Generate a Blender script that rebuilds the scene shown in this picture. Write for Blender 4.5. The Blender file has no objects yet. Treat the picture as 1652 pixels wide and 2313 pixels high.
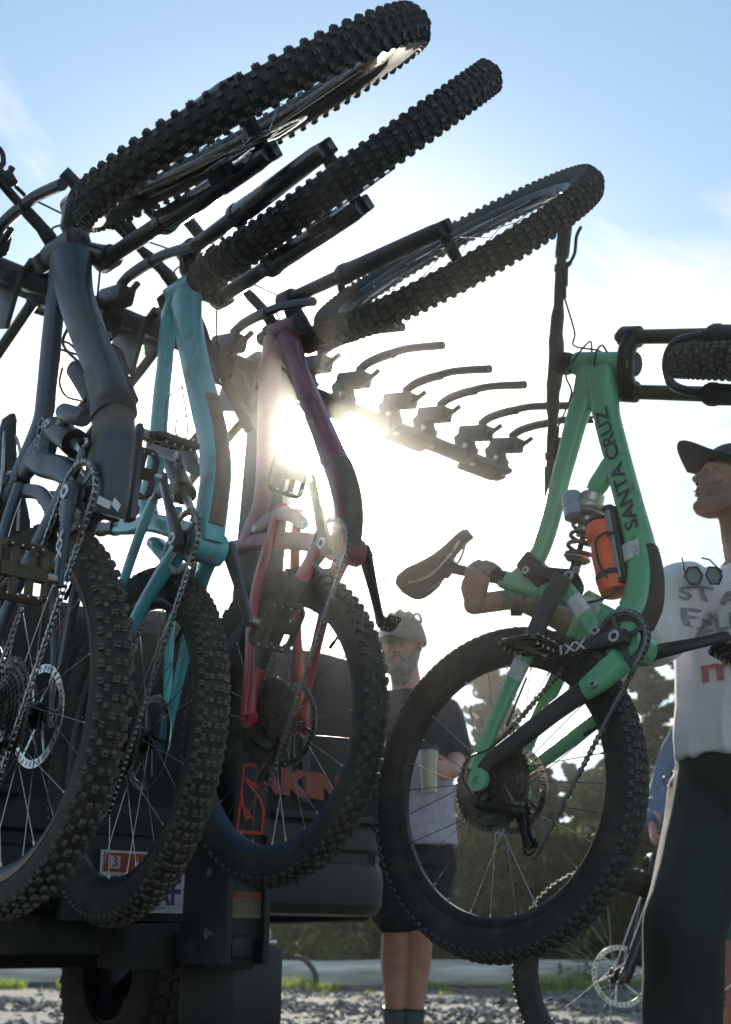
import bpy, bmesh, math, random
import numpy as np
from mathutils import Vector, Matrix

random.seed(7); RNG = np.random.default_rng(7)
SC = bpy.context.scene; COL = SC.collection
R_ = math.radians

# ---------------------------------------------------------------- camera
CW, CH, CF = 1652.0, 2313.0, 2500.0
PITCH = math.atan(974.0/CF)
CAMZ = 0.478
cd = bpy.data.cameras.new('camera'); cam = bpy.data.objects.new('camera', cd); COL.objects.link(cam)
cam.location = (0, 0, CAMZ); cam.rotation_euler = (math.pi/2+PITCH, 0, 0)
cd.sensor_fit = 'VERTICAL'; cd.sensor_height = 36.0; cd.lens = 36.0*CF/CH
cd.clip_start = 0.05; cd.clip_end = 2000
cd.dof.use_dof = True; cd.dof.focus_distance = 2.15; cd.dof.aperture_fstop = 5.0
SC.camera = cam
SC.render.resolution_x = 731; SC.render.resolution_y = 1024

# ---------------------------------------------------------------- sun, sky, exposure
cp, sp = math.cos(PITCH), math.sin(PITCH)
def ray(u, v):
    x, y = (u-CW/2)/CF, (v-CH/2)/CF
    return Vector((x, sp*y+cp, -cp*y+sp))
def at(u, v, z):
    """point seen at full-size photo position (u, v), z metres along the view axis"""
    return Vector((0, 0, CAMZ)) + ray(u, v)*z
SUN = ray(720, 1012).normalized()
sun_el = math.asin(SUN.z); sun_az = math.atan2(SUN.x, SUN.y)
sl = bpy.data.lights.new('sun', 'SUN'); sl.energy = 4.6; sl.angle = R_(0.5); sl.color = (1.0, .93, .80)
so = bpy.data.objects.new('sun', sl); COL.objects.link(so)
so.rotation_euler = SUN.to_track_quat('Z', 'Y').to_euler(); so.location = (0, 8, 12)

world = bpy.data.worlds.new('World'); SC.world = world; world.use_nodes = True
nt = world.node_tree; nt.nodes.clear()
def N(t, **k):
    n = nt.nodes.new(t)
    for a, b in k.items(): setattr(n, a, b)
    return n
def LK(a, b): nt.links.new(a, b)
def M(op, a, b=None, c=None, clamp=False):
    n = N('ShaderNodeMath', operation=op); n.use_clamp = clamp
    for i, q in enumerate((a, b, c)):
        if q is None: continue
        if isinstance(q, (int, float)): n.inputs[i].default_value = q
        else: LK(q, n.inputs[i])
    return n.outputs[0]
sky = N('ShaderNodeTexSky', sky_type='NISHITA'); sky.sun_disc = False
sky.sun_elevation = sun_el; sky.sun_rotation = sun_az; sky.air_density = 1.0; sky.dust_density = .6; sky.ozone_density = 1.0; sky.altitude = 1800
tc = N('ShaderNodeTexCoord'); geo = tc.outputs['Generated']
nrm = N('ShaderNodeVectorMath', operation='NORMALIZE'); LK(geo, nrm.inputs[0]); D = nrm.outputs[0]
dot = N('ShaderNodeVectorMath', operation='DOT_PRODUCT'); LK(D, dot.inputs[0]); dot.inputs[1].default_value = SUN
cosa = M('MAXIMUM', dot.outputs['Value'], 0.0)
sep = N('ShaderNodeSeparateXYZ'); LK(D, sep.inputs[0]); ez = M('MAXIMUM', sep.outputs['Z'], 0.0)
# cloud layer: project the view direction on a flat layer, soft towards the horizon
den = M('ADD', ez, 0.22)
comb = N('ShaderNodeCombineXYZ'); LK(M('DIVIDE', sep.outputs['X'], den), comb.inputs[0]); LK(M('DIVIDE', sep.outputs['Y'], den), comb.inputs[1])
def noise(scale, det, rough, off, dist=0.0):
    mp = N('ShaderNodeMapping'); LK(comb.outputs[0], mp.inputs[0]); mp.inputs['Location'].default_value = off
    n = N('ShaderNodeTexNoise'); LK(mp.outputs[0], n.inputs['Vector'])
    n.inputs['Scale'].default_value = scale; n.inputs['Detail'].default_value = det; n.inputs['Roughness'].default_value = rough
    n.inputs['Distortion'].default_value = dist
    return n.outputs['Fac']
n1 = noise(2.6, 10, .62, (2.1, 7.7, 0), .45); n2 = noise(1.0, 3, .5, (7.7, 2.1, 0)); n2b = noise(4.2, 8, .6, (1.7, 5.1, 0), .3)
fac = M('ADD', M('MULTIPLY', n1, .62), M('MULTIPLY', n2, .38))
low = M('SUBTRACT', 1.0, M('SMOOTHSTEP', ez, .46, .74) if False else M('MINIMUM', M('MAXIMUM', M('DIVIDE', M('SUBTRACT', ez, .47), .13), 0.0), 1.0))
near = M('MINIMUM', M('MAXIMUM', M('DIVIDE', M('SUBTRACT', cosa, .962), .024), 0.0), 1.0)
thr = M('SUBTRACT', .553, M('MULTIPLY', low, M('ADD', .065, M('MULTIPLY', near, .19))))
cl = M('MINIMUM', M('MAXIMUM', M('DIVIDE', M('SUBTRACT', fac, thr), .13), 0.0), 1.0)
# brightness of cloud: forward scattering, strongest round the sun
glow = M('MULTIPLY', M('ADD', M('MULTIPLY', M('POWER', cosa, 6.0), 3.2), M('ADD', M('MULTIPLY', M('POWER', cosa, 40.0), 16.0), 3.4)), M('ADD', .62, M('MULTIPLY', n2b, .85)))
cc = N('ShaderNodeMix', data_type='RGBA'); cc.inputs[6].default_value = (1, .985, .965, 1)
cmul = N('ShaderNodeVectorMath', operation='SCALE'); cmul.inputs[0].default_value = (1, .965, .92); LK(glow, cmul.inputs['Scale'])
# aureole of thin high haze round the sun
aur = M('ADD', M('MULTIPLY', M('POWER', cosa, 70.0), 7.0), M('MULTIPLY', M('POWER', cosa, 900.0), 160.0))
avec = N('ShaderNodeVectorMath', operation='SCALE'); avec.inputs[0].default_value = (1, .95, .86); LK(aur, avec.inputs['Scale'])
# a touch of thin milky veil lifts the blue
skys = N('ShaderNodeVectorMath', operation='SCALE'); LK(sky.outputs[0], skys.inputs[0]); skys.inputs['Scale'].default_value = 1.0
veil = N('ShaderNodeVectorMath', operation='ADD'); LK(skys.outputs[0], veil.inputs[0]); veil.inputs[1].default_value = (.75, 1.25, 1.35)
mixc = N('ShaderNodeMix', data_type='RGBA'); LK(cl, mixc.inputs[0]); LK(veil.outputs[0], mixc.inputs[6]); LK(cmul.outputs[0], mixc.inputs[7])
tot = N('ShaderNodeVectorMath', operation='ADD'); LK(mixc.outputs[2], tot.inputs[0]); LK(avec.outputs[0], tot.inputs[1])
bg = N('ShaderNodeBackground'); LK(tot.outputs[0], bg.inputs[0]); bg.inputs[1].default_value = 0.10
wo = N('ShaderNodeOutputWorld'); LK(bg.outputs[0], wo.inputs[0])

SC.render.engine = 'CYCLES'
SC.view_settings.view_transform = 'Standard'; SC.view_settings.look = 'None'; SC.view_settings.gamma = 1
SC.view_settings.use_curve_mapping = False
SC.view_settings.exposure = 0.82
SC.cycles.max_bounces = 6; SC.cycles.diffuse_bounces = 3; SC.cycles.glossy_bounces = 3; SC.cycles.transparent_max_bounces = 12
SC.cycles.volume_bounces = 0; SC.cycles.sample_clamp_indirect = 4

# ---------------------------------------------------------------- materials
MATS = {}
def mat(name, col, rough=.6, metal=0.0, var=.25, vscale=30, bump=0.0, bscale=200, dirt=None, dirt_amt=.5, dscale=9, coat=0.0, trans=0.0, emit=None, alpha=1.0, sss=0.0, sheen=0.0):
    if name in MATS: return MATS[name]
    m = bpy.data.materials.new(name); m.use_nodes = True; t = m.node_tree; b = t.nodes['Principled BSDF']
    b.inputs['Roughness'].default_value = rough; b.inputs['Metallic'].default_value = metal
    b.inputs['Coat Weight'].default_value = coat; b.inputs['Coat Roughness'].default_value = .15
    b.inputs['Transmission Weight'].default_value = trans
    b.inputs['Sheen Weight'].default_value = sheen
    if sss: b.inputs['Subsurface Weight'].default_value = sss; b.inputs['Subsurface Radius'].default_value = (.012, .005, .003); b.inputs['Subsurface Scale'].default_value = 1.0
    b.inputs['Alpha'].default_value = alpha
    co = t.nodes.new('ShaderNodeTexCoord')
    n = t.nodes.new('ShaderNodeTexNoise'); n.inputs['Scale'].default_value = vscale; n.inputs['Detail'].default_value = 6; n.inputs['Roughness'].default_value = .65
    t.links.new(co.outputs['Object'], n.inputs['Vector'])
    mr = t.nodes.new('ShaderNodeMapRange'); mr.inputs[1].default_value = .3; mr.inputs[2].default_value = .7
    mr.inputs[3].default_value = 1-var; mr.inputs[4].default_value = 1+var*.6; t.links.new(n.outputs[0], mr.inputs[0])
    sc = t.nodes.new('ShaderNodeVectorMath'); sc.operation = 'SCALE'; sc.inputs[0].default_value = col; t.links.new(mr.outputs[0], sc.inputs['Scale'])
    last = sc.outputs[0]
    if dirt is not None:
        dn = t.nodes.new('ShaderNodeTexNoise'); dn.inputs['Scale'].default_value = dscale; dn.inputs['Detail'].default_value = 8; dn.inputs['Roughness'].default_value = .7
        t.links.new(co.outputs['Object'], dn.inputs['Vector'])
        dr = t.nodes.new('ShaderNodeMapRange'); dr.inputs[1].default_value = .62-.3*dirt_amt; dr.inputs[2].default_value = .80-.2*dirt_amt
        t.links.new(dn.outputs[0], dr.inputs[0])
        mx = t.nodes.new('ShaderNodeMix'); mx.data_type = 'RGBA'; t.links.new(dr.outputs[0], mx.inputs[0]); t.links.new(last, mx.inputs[6]); mx.inputs[7].default_value = (*dirt, 1)
        last = mx.outputs[2]
        rr = t.nodes.new('ShaderNodeMapRange'); rr.inputs[3].default_value = rough; rr.inputs[4].default_value = .9; t.links.new(dr.outputs[0], rr.inputs[0]); t.links.new(rr.outputs[0], b.inputs['Roughness'])
    t.links.new(last, b.inputs['Base Color'])
    if bump:
        bn = t.nodes.new('ShaderNodeTexNoise'); bn.inputs['Scale'].default_value = bscale; bn.inputs['Detail'].default_value = 4; t.links.new(co.outputs['Object'], bn.inputs['Vector'])
        bp = t.nodes.new('ShaderNodeBump'); bp.inputs['Strength'].default_value = bump; bp.inputs['Distance'].default_value = .004; t.links.new(bn.outputs[0], bp.inputs['Height']); t.links.new(bp.outputs[0], b.inputs['Normal'])
    MATS[name] = m; return m
MUD = (.085, .064, .042)
RUB = mat('tyre_rubber', (.018, .0175, .017), .72, var=.35, bump=.3, bscale=350, dirt=MUD, dirt_amt=.35, dscale=14)
RUBD = mat('muddy_tyre_rubber', (.020, .018, .015), .8, var=.4, bump=.4, bscale=350, dirt=(.075, .057, .038), dirt_amt=.55, dscale=18)
BLK = mat('black_anodised', (.018, .018, .02), .35, metal=.6, dirt=MUD, dirt_amt=.15)
BLKP = mat('black_plastic', (.02, .02, .021), .5, var=.3, bump=.15, bscale=600)
GLOSS = mat('gloss_black_fork', (.014, .014, .017), .22, coat=.5, dirt=MUD, dirt_amt=.2, dscale=20)
STEEL = mat('steel', (.55, .54, .52), .28, metal=1.0, var=.2, dirt=(.12, .09, .06), dirt_amt=.3, dscale=40)
ALU = mat('brushed_aluminium', (.5, .5, .5), .35, metal=1.0)
CHAINM = mat('chain_steel', (.26, .25, .23), .34, metal=1.0, var=.4, vscale=150)
CARB = mat('carbon_grey', (.045, .05, .056), .38, coat=.4, dirt=MUD, dirt_amt=.2)
FRM1 = mat('slate_blue_paint', (.022, .034, .052), .42, coat=.2, var=.2, dirt=MUD, dirt_amt=.28)
FRM1D = mat('grey_frame_guard', (.075, .076, .068), .6, dirt=MUD, dirt_amt=.35)
FRM2 = mat('teal_paint', (.05, .38, .42), .33, coat=.5, var=.12, dirt=(.12, .10, .07), dirt_amt=.3)
FRM2D = mat('muddy_tan_guard', (.12, .11, .085), .75, dirt=(.2, .16, .11), dirt_amt=.6)
FRM3 = mat('red_paint', (.42, .03, .045), .33, coat=.5, var=.12, dirt=(.12, .08, .06), dirt_amt=.25)
FRM3P = mat('flare_paled_red', (.30, .10, .125), .35, coat=.4, dirt=MUD, dirt_amt=.2)  # bike three's red paled to pink: flare wash put into the colour
FRM4 = mat('mint_green_paint', (.12, .40, .20), .35, coat=.45, var=.12, dirt=(.12, .11, .07), dirt_amt=.2, dscale=22)
WHT = mat('white_decal', (.55, .55, .55), .5, var=.1, dirt=(.25, .2, .15), dirt_amt=.4, dscale=50)
DEC = mat('dark_decal', (.03, .045, .05), .45)
TAN = mat('tan_sidewall', (.22, .13, .075), .7, var=.2)
GOLD = mat('muddy_gold_pedal', (.09, .06, .038), .6, metal=.5, var=.5, vscale=80, dirt=(.16, .11, .07), dirt_amt=.6)
KASH = mat('brown_stanchion', (.12, .085, .045), .3, metal=.7)
ORNG = mat('orange_bottle', (.85, .12, .03), .45, var=.05, sss=0)
REDA = mat('red_anodised', (.5, .03, .02), .3, metal=.8)
WIRE = mat('cable_housing', (.012, .012, .012), .5)
REDW = mat('red_wire', (.25, .03, .03), .4)
BLUR = mat('blue_rim_sticker', (.03, .05, .08), .4, dirt=MUD, dirt_amt=.2)
TRK = mat('dark_truck_paint', (.008, .010, .011), .55, coat=.0, var=.1, dirt=(.06, .055, .05), dirt_amt=.25, dscale=4)
TRKP = mat('black_truck_plastic', (.013, .014, .015), .6, bump=.3, bscale=900)
RACKM = mat('rack_powder_coat', (.014, .015, .017), .42, bump=.2, bscale=500, dirt=MUD, dirt_amt=.1)
FAB = mat('black_pad_fabric', (.02, .022, .022), .85, bump=.5, bscale=700)
REDP = mat('red_print', (.24, .045, .03), .6, var=.2)

# ---------------------------------------------------------------- mesh helpers
class MB:
    def __init__(s): s.v = []; s.f = []; s.mi = []
    def add(s, verts, faces, mi=0):
        o = len(s.v); s.v += [tuple(p) for p in verts]; s.f += [tuple(i+o for i in f) for f in faces]; s.mi += [mi]*len(faces); return s
    def box(s, size, M_=None, mi=0, taper=1.0):
        x, y, z = [a/2 for a in size]; P = []
        for k, (sx, sy, sz) in enumerate([(-1,-1,-1),(1,-1,-1),(1,1,-1),(-1,1,-1),(-1,-1,1),(1,-1,1),(1,1,1),(-1,1,1)]):
            q = taper if sz > 0 else 1.0
            p = Vector((sx*x*q, sy*y*q, sz*z)); P.append(M_ @ p if M_ else p)
        return s.add(P, [(0,3,2,1),(4,5,6,7),(0,1,5,4),(1,2,6,5),(2,3,7,6),(3,0,4,7)], mi)
    def rbox(s, size, M_=None, mi=0, b=.12):
        """box with bevelled edges: b is a fraction of the smallest side"""
        bm = bmesh.new(); bmesh.ops.create_cube(bm, size=1)
        for v in bm.verts: v.co = Vector((v.co.x*size[0], v.co.y*size[1], v.co.z*size[2]))
        bmesh.ops.bevel(bm, geom=bm.edges[:], offset=b*min(size), segments=2, affect='EDGES', profile=.6)
        P = [(M_ @ v.co) if M_ else v.co.copy() for v in bm.verts]; bm.verts.index_update()
        F = [[v.index for v in f.verts] for f in bm.faces]; bm.free(); return s.add(P, F, mi)
    def tube(s, pts, rad, seg=10, mi=0, caps=True, flat=None, up=None):
        """round (or flattened: flat=lateral ratio about 'up') tube along pts"""
        P = [Vector(p) for p in pts]; n = len(P)
        if isinstance(rad, (int, float)): rad = [rad]*n
        T = [(P[min(i+1, n-1)]-P[max(i-1, 0)]).normalized() for i in range(n)]
        a = Vector(up) if up is not None else (Vector((0, 0, 1)) if abs(T[0].z) < .9 else Vector((1, 0, 0)))
        V = []
        for i in range(n):
            if up is None:
                a = (a - T[i]*a.dot(T[i]))
                if a.length < 1e-6: a = T[i].orthogonal()
                a.normalize(); A = a
            else:
                A = (Vector(up)-T[i]*Vector(up).dot(T[i])).normalized()
            B = T[i].cross(A)
            for k in range(seg):
                t = 2*math.pi*k/seg; ca, sa = math.cos(t), math.sin(t)
                V.append(P[i]+A*ca*rad[i]*(flat or 1.0)+B*sa*rad[i])
        F = [(i*seg+k, i*seg+(k+1) % seg, (i+1)*seg+(k+1) % seg, (i+1)*seg+k) for i in range(n-1) for k in range(seg)]
        if caps: F += [tuple(range(seg-1, -1, -1)), tuple(range((n-1)*seg, n*seg))]
        return s.add(V, F, mi)
    def cyl(s, a, b, r, seg=16, mi=0, r2=None):
        return s.tube([a, b], [r, r if r2 is None else r2], seg, mi)
    def ring(s, c, ax, prof, seg=32, mi=0, closed=True, a0=0, a1=2*math.pi):
        """lathe: prof = [(radius, axial)] swept about axis ax through c"""
        c = Vector(c); ax = Vector(ax).normalized(); e = ax.orthogonal().normalized(); g = ax.cross(e)
        full = abs(a1-a0-2*math.pi) < 1e-6; m = seg if full else seg+1; V = []
        for i in range(m):
            t = a0+(a1-a0)*i/seg; d = e*math.cos(t)+g*math.sin(t)
            for r, h in prof: V.append(c+d*r+ax*h)
        k = len(prof); F = []
        for i in range(seg):
            j = (i+1) % m
            for q in range(k if closed else k-1):
                F.append((i*k+q, j*k+q, j*k+(q+1) % k, i*k+(q+1) % k))
        return s.add(V, F, mi)
    def ball(s, c, r, seg=10, mi=0):
        c = Vector(c); r = Vector((r, r, r)) if isinstance(r, (int, float)) else Vector(r); V = []; h = seg//2+1
        for i in range(h+1):
            ph = math.pi*i/h
            for k in range(seg):
                t = 2*math.pi*k/seg; V.append(c+Vector((r.x*math.sin(ph)*math.cos(t), r.y*math.sin(ph)*math.sin(t), r.z*math.cos(ph))))
        return s.add(V, [(i*seg+k, (i+1)*seg+k, (i+1)*seg+(k+1) % seg, i*seg+(k+1) % seg) for i in range(h) for k in range(seg)], mi)
    def xf(s, Mx):
        s.v = [tuple(Mx @ Vector(p)) for p in s.v]; return s
    def mesh(s, name, mats, smooth=35):
        me = bpy.data.meshes.new(name); me.from_pydata(s.v, [], s.f)
        for m in (mats if isinstance(mats, (list, tuple)) else [mats]): me.materials.append(m)
        if any(s.mi): me.polygons.foreach_set('material_index', s.mi)
        me.update()
        if smooth:
            me.polygons.foreach_set('use_smooth', [True]*len(me.polygons)); me.set_sharp_from_angle(angle=R_(smooth))
        return me
    def build(s, name, mats, parent=None, smooth=35):
        return link(name, s.mesh(name, mats, smooth), parent)
def link(name, data, parent=None, Mx=None):
    o = bpy.data.objects.new(name, data); COL.objects.link(o)
    if parent: o.parent = parent
    if Mx is not None: o.matrix_local = Mx
    return o
def tag(o, label=None, cat=None, group=None, kind=None):
    if label: o['label'] = label
    if cat: o['category'] = cat
    if group: o['group'] = group
    if kind: o['kind'] = kind
    return o
def empty(name, Mx): o = bpy.data.objects.new(name, None); COL.objects.link(o); o.matrix_world = Mx; o.empty_display_size = .1; return o
def mat4(R, t):
    m = Matrix.Identity(4)
    for i in range(3):
        for j in range(3): m[i][j] = R[i][j]
        m[i][3] = t[i]
    return m
def smooth_path(P, n=6):
    P = [Vector(p) for p in P]; out = []
    for i in range(len(P)-1):
        p0, p1, p2, p3 = P[max(i-1, 0)], P[i], P[i+1], P[min(i+2, len(P)-1)]
        for k in range(n):
            t = k/n; out.append(.5*((2*p1)+(p2-p0)*t+(2*p0-5*p1+4*p2-p3)*t*t+(3*p1-p0-3*p2+p3)*t**3))
    return out+[P[-1]]
_font_cache = {}
def text_geo(s, size=1.0, width=1.0, bold=0.0):
    """flat lettering mesh; returns vertex (x, y) list and faces"""
    key = (s, size, width, bold)
    if key in _font_cache: return _font_cache[key]
    c = bpy.data.curves.new('t', 'FONT'); c.body = s; c.size = size; c.align_x = 'CENTER'; c.align_y = 'CENTER'; c.offset = bold; c.resolution_u = 3
    o = bpy.data.objects.new('t', c); COL.objects.link(o); dg = bpy.context.evaluated_depsgraph_get()
    me = bpy.data.meshes.new_from_object(o.evaluated_get(dg)); V = [(v.co.x*width, v.co.y) for v in me.vertices]; F = [tuple(p.vertices) for p in me.polygons]
    bpy.data.objects.remove(o); bpy.data.meshes.remove(me); bpy.data.curves.remove(c)
    _font_cache[key] = (V, F); return V, F
def text_on(mb, s, size, O, X, Y, width=1.0, bold=0.0, mi=0):
    V, F = text_geo(s, size, width, bold); O = Vector(O); X = Vector(X).normalized(); Y = Vector(Y).normalized()
    return mb.add([O+X*x+Y*y for x, y in V], F, mi)

# ================================================================ SETTING
GREY = mat('gravel_ground', (.13, .122, .112), .95, var=.45, vscale=6, bump=.9, bscale=28, dirt=(.11, .10, .085), dirt_amt=.6, dscale=3)
gm = MB(); n = 60
gx = np.linspace(-1, 1, n); 
def gh(x, y): return 0.02*math.sin(x*1.3+.5)*math.sin(y*.9)+.012*math.sin(x*3.1+y*2.3)
V = []; F = []
for j in range(n):
    for i in range(n):
        x = math.copysign(abs(gx[i])**2.2, gx[i])*220; y = 8+math.copysign(abs(gx[j])**2.2, gx[j])*220
        V.append((x, y, gh(x, y) if abs(x) < 30 and abs(y) < 40 else 0))
F = [(j*n+i, j*n+i+1, (j+1)*n+i+1, (j+1)*n+i) for j in range(n-1) for i in range(n-1)]
gm.add(V, F); tag(gm.build('ground', GREY), kind='structure')

STONES = [mat('grey_stone', (.15, .145, .14), .9, var=.5, vscale=3), mat('pale_stone', (.28, .265, .24), .9, var=.3, vscale=3), mat('dark_stone', (.06, .06, .06), .9, var=.4, vscale=3)]
def rock(mb, c, r, seed, mi):
    rs = random.Random(seed); P = []
    for q in ((1,0,0),(-1,0,0),(0,1,0),(0,-1,0),(0,0,1),(0,0,-1),(.6,.6,.5),(-.6,.6,.45),(.6,-.6,.5),(-.6,-.6,.5)):
        k = rs.uniform(.7, 1.15); P.append(Vector((q[0]*r*k, q[1]*r*k, q[2]*r*.65*k)))
    a = rs.uniform(0, 6.28); Rm = Matrix.Rotation(a, 3, 'Z')
    F = [(4,0,6),(4,6,2),(4,2,7),(4,7,1),(4,1,9),(4,9,3),(4,3,8),(4,8,0),(0,2,6),(2,1,7),(1,3,9),(3,0,8),(5,2,0),(5,1,2),(5,3,1),(5,0,3)]
    mb.add([Vector(c)+Rm @ p for p in P], F, mi)
st = MB(); rs = random.Random(3)
for k in range(17000):
    y = 3.6+11.5*rs.random()**.8; x = (-.75+1.5*rs.random())*y*.62; r = .010+.026*rs.random()**2.0
    if rs.random() < .02: r *= 2.0
    rock(st, (x, y, gh(x, y)+r*.15), r, k, rs.choice((0, 0, 0, 1, 2)))
tag(st.build('gravel', STONES, smooth=0), 'loose grey gravel and small stones scattered on the ground', 'gravel', kind='stuff')

# driftwood-grey log lying behind the gravel
LOG = mat('weathered_log', (.66, .60, .52), .9, var=.35, vscale=5, bump=1.0, bscale=25, dirt=(.20, .17, .14), dirt_amt=.6, dscale=2.2)
_t = LOG.node_tree; _mp = _t.nodes.new('ShaderNodeMapping'); _mp.inputs['Scale'].default_value = (.22, 3.0, 3.0); _co = [n for n in _t.nodes if n.type == 'TEX_COORD'][0]; _t.links.new(_co.outputs['Object'], _mp.inputs[0])
for _n in [n for n in _t.nodes if n.type == 'TEX_NOISE']: _t.links.new(_mp.outputs[0], _n.inputs['Vector'])
def log(x0, y0, x1, y1, r0, r1, label):
    lm = MB(); seg = 20; nn = 40; V = []
    a = Vector((x0, y0, 0)); b = Vector((x1, y1, 0)); d = (b-a).normalized(); s_ = Vector((-d.y, d.x, 0)); rr = random.Random(x0)
    kn = [(rr.random(), rr.random()*6.28) for _ in range(12)]
    for i in range(nn+1):
        t = i/nn; r = r0+(r1-r0)*t; c = a+(b-a)*t+Vector((0, 0, r*.92+.015*math.sin(t*9)))
        P_ = [(.14, -.9), (.19, -.3), (.18, .35), (.12, .82), (.05, 1.0), (-.05, .90), (-.125, .70), (-.175, .42), (-.19, -.05), (-.17, -.6), (-.10, -.95), (.02, -1.0)]
        for k in range(seg):
            f_ = 12*k/seg; i0 = int(f_); fr_ = f_-i0; p0 = P_[i0 % 12]; p1 = P_[(i0+1) % 12]; hx, hz = p0[0]*(1-fr_)+p1[0]*fr_, (p0[1]*(1-fr_)+p1[1]*fr_)*r
            q = 1+.03*math.sin(3*k+t*31)+.04*math.sin(t*23+k)+.02*math.sin(t*71+2*k)+sum(.16*math.exp(-((t-u)*70)**2-((k-w*3)*.6)**2) for u, w in kn)
            V.append(c+s_*hx*r/.16*q+Vector((0, 0, 1))*hz*q)
    F = [(i*seg+k, i*seg+(k+1) % seg, (i+1)*seg+(k+1) % seg, (i+1)*seg+k) for i in range(nn) for k in range(seg)]
    F += [tuple(range(seg-1, -1, -1)), tuple(range(nn*seg, (nn+1)*seg))]
    lm.add(V, F); return tag(lm.build('log', LOG), label, 'log')
log(-7.5, 14.2, 7.5, 13.9, .165, .155, 'long weathered grey log lying on the gravel before the trees')
bk_ = MB(); bk_.tube(smooth_path([(-.78, 13.3, .34), (-.66, 13.15, .30), (-.55, 13.05, .17), (-.52, 13.0, -.02)]), .03, 8)
tag(bk_.build('branch', mat('dark_bark', (.035, .03, .028), .9, bump=.5)), 'dark bent branch stub leaning against the pale log', 'branch')

# grass: tufts at the foot of the log, weeds behind it
GRASS = [mat('grass_green', (.16, .24, .045), .7, var=.4, vscale=2), mat('grass_yellow', (.36, .38, .08), .7, var=.3, vscale=2)]
def blades(mb, c, n, h, spread, rs):
    for _ in range(n):
        a = rs.random()*6.28; rr = spread*rs.random()**.6; b = Vector((c[0]+rr*math.cos(a), c[1]+rr*.6*math.sin(a), c[2]))
        hh = h*rs.uniform(.4, 1.1); w = rs.uniform(.004, .009); l = Vector((rs.uniform(-.5, .5), rs.uniform(-.4, .4), 0))*hh; t = rs.random()*3.14; s_ = Vector((math.cos(t), math.sin(t), 0))*w
        mi = 0 if rs.random() < .6 else 1
        mb.add([b-s_, b+s_, b+l*.45+Vector((0, 0, hh*.6))+s_*.7, b+l*.45+Vector((0, 0, hh*.6))-s_*.7, b+l+Vector((0, 0, hh))], [(0, 1, 2, 3), (3, 2, 4)], mi)
gr = MB(); rs = random.Random(11)
for x, k in [(-.75, 1.2), (-.45, .8), (.55, .8), (.8, .6), (1.9, 1.2), (2.2, 1.3), (2.45, .8), (3.1, 1), (-3.2, 1.0), (-2.7, .8), (-2.3, 1), (1.6, .7), (3.8, 1), (-4, 1)]:
    blades(gr, (x, 13.2+rs.uniform(-.35, .3), 0), int(240*k), .13*k, .24*k, rs)
for k in range(14): blades(gr, (rs.uniform(-6, 6), rs.uniform(11.8, 13.6), 0), 10, .06, .08, rs)
tag(gr.build('grass', GRASS, smooth=0), 'yellow green grass tufts along the foot of the log', 'grass', kind='stuff')
wd = MB()
for k in range(260):
    x = rs.uniform(-8, 8); blades(wd, (x, rs.uniform(14.5, 18), 0), 26, rs.uniform(.25, .6), .3, rs)
tag(wd.build('weeds', GRASS, smooth=0), 'rough green weeds and brush behind the log', 'weeds', kind='stuff')

# trees and shrubs
def leafy(m, col, k=.45):
    t = m.node_tree; p = t.nodes['Principled BSDF']; tr = t.nodes.new('ShaderNodeBsdfTranslucent'); tr.inputs[0].default_value = (*col, 1); mx = t.nodes.new('ShaderNodeMixShader'); mx.inputs[0].default_value = k
    o = [n for n in t.nodes if n.type == 'OUTPUT_MATERIAL'][0]; t.links.new(p.outputs[0], mx.inputs[1]); t.links.new(tr.outputs[0], mx.inputs[2]); t.links.new(mx.outputs[0], o.inputs['Surface'])
for m_, c_ in zip(GRASS, ((.20, .32, .04), (.42, .45, .08))): leafy(m_, c_)
BARK = mat('tree_bark', (.05, .04, .03), .9, bump=.5)
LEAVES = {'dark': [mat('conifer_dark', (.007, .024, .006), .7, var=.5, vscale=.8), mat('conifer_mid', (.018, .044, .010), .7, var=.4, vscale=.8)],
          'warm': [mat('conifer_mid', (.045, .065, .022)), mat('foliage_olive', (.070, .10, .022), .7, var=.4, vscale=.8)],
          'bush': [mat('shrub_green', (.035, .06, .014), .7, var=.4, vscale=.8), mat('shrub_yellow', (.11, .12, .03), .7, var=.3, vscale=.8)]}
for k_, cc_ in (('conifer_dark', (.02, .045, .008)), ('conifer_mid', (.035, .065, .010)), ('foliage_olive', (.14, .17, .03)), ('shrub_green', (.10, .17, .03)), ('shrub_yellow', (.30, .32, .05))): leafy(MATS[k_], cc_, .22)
def leafcluster(V, F, MI, c, r, n, size, rs, mi):
    p = rs.normal(0, 1, (n, 3)); p /= np.linalg.norm(p, axis=1)[:, None]; p *= (rs.random(n)**.5)[:, None]*np.array(r)
    a = rs.normal(0, 1, (n, 3)); a /= np.linalg.norm(a, axis=1)[:, None]; b = np.cross(a, rs.normal(0, 1, (n, 3))); b /= np.linalg.norm(b, axis=1)[:, None]
    s = size*rs.uniform(.6, 1.3, n)[:, None]; C_ = np.array(c)+p; o = sum(len(q) for q in V)
    V.append(np.stack([C_-a*s, C_+b*s*.45, C_+a*s, C_-b*s*.45], 1).reshape(-1, 3)); F.append(np.arange(n*4).reshape(-1, 4)+o)
    MI.append(np.where(rs.random(n) < mi, 1, 0))
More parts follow.
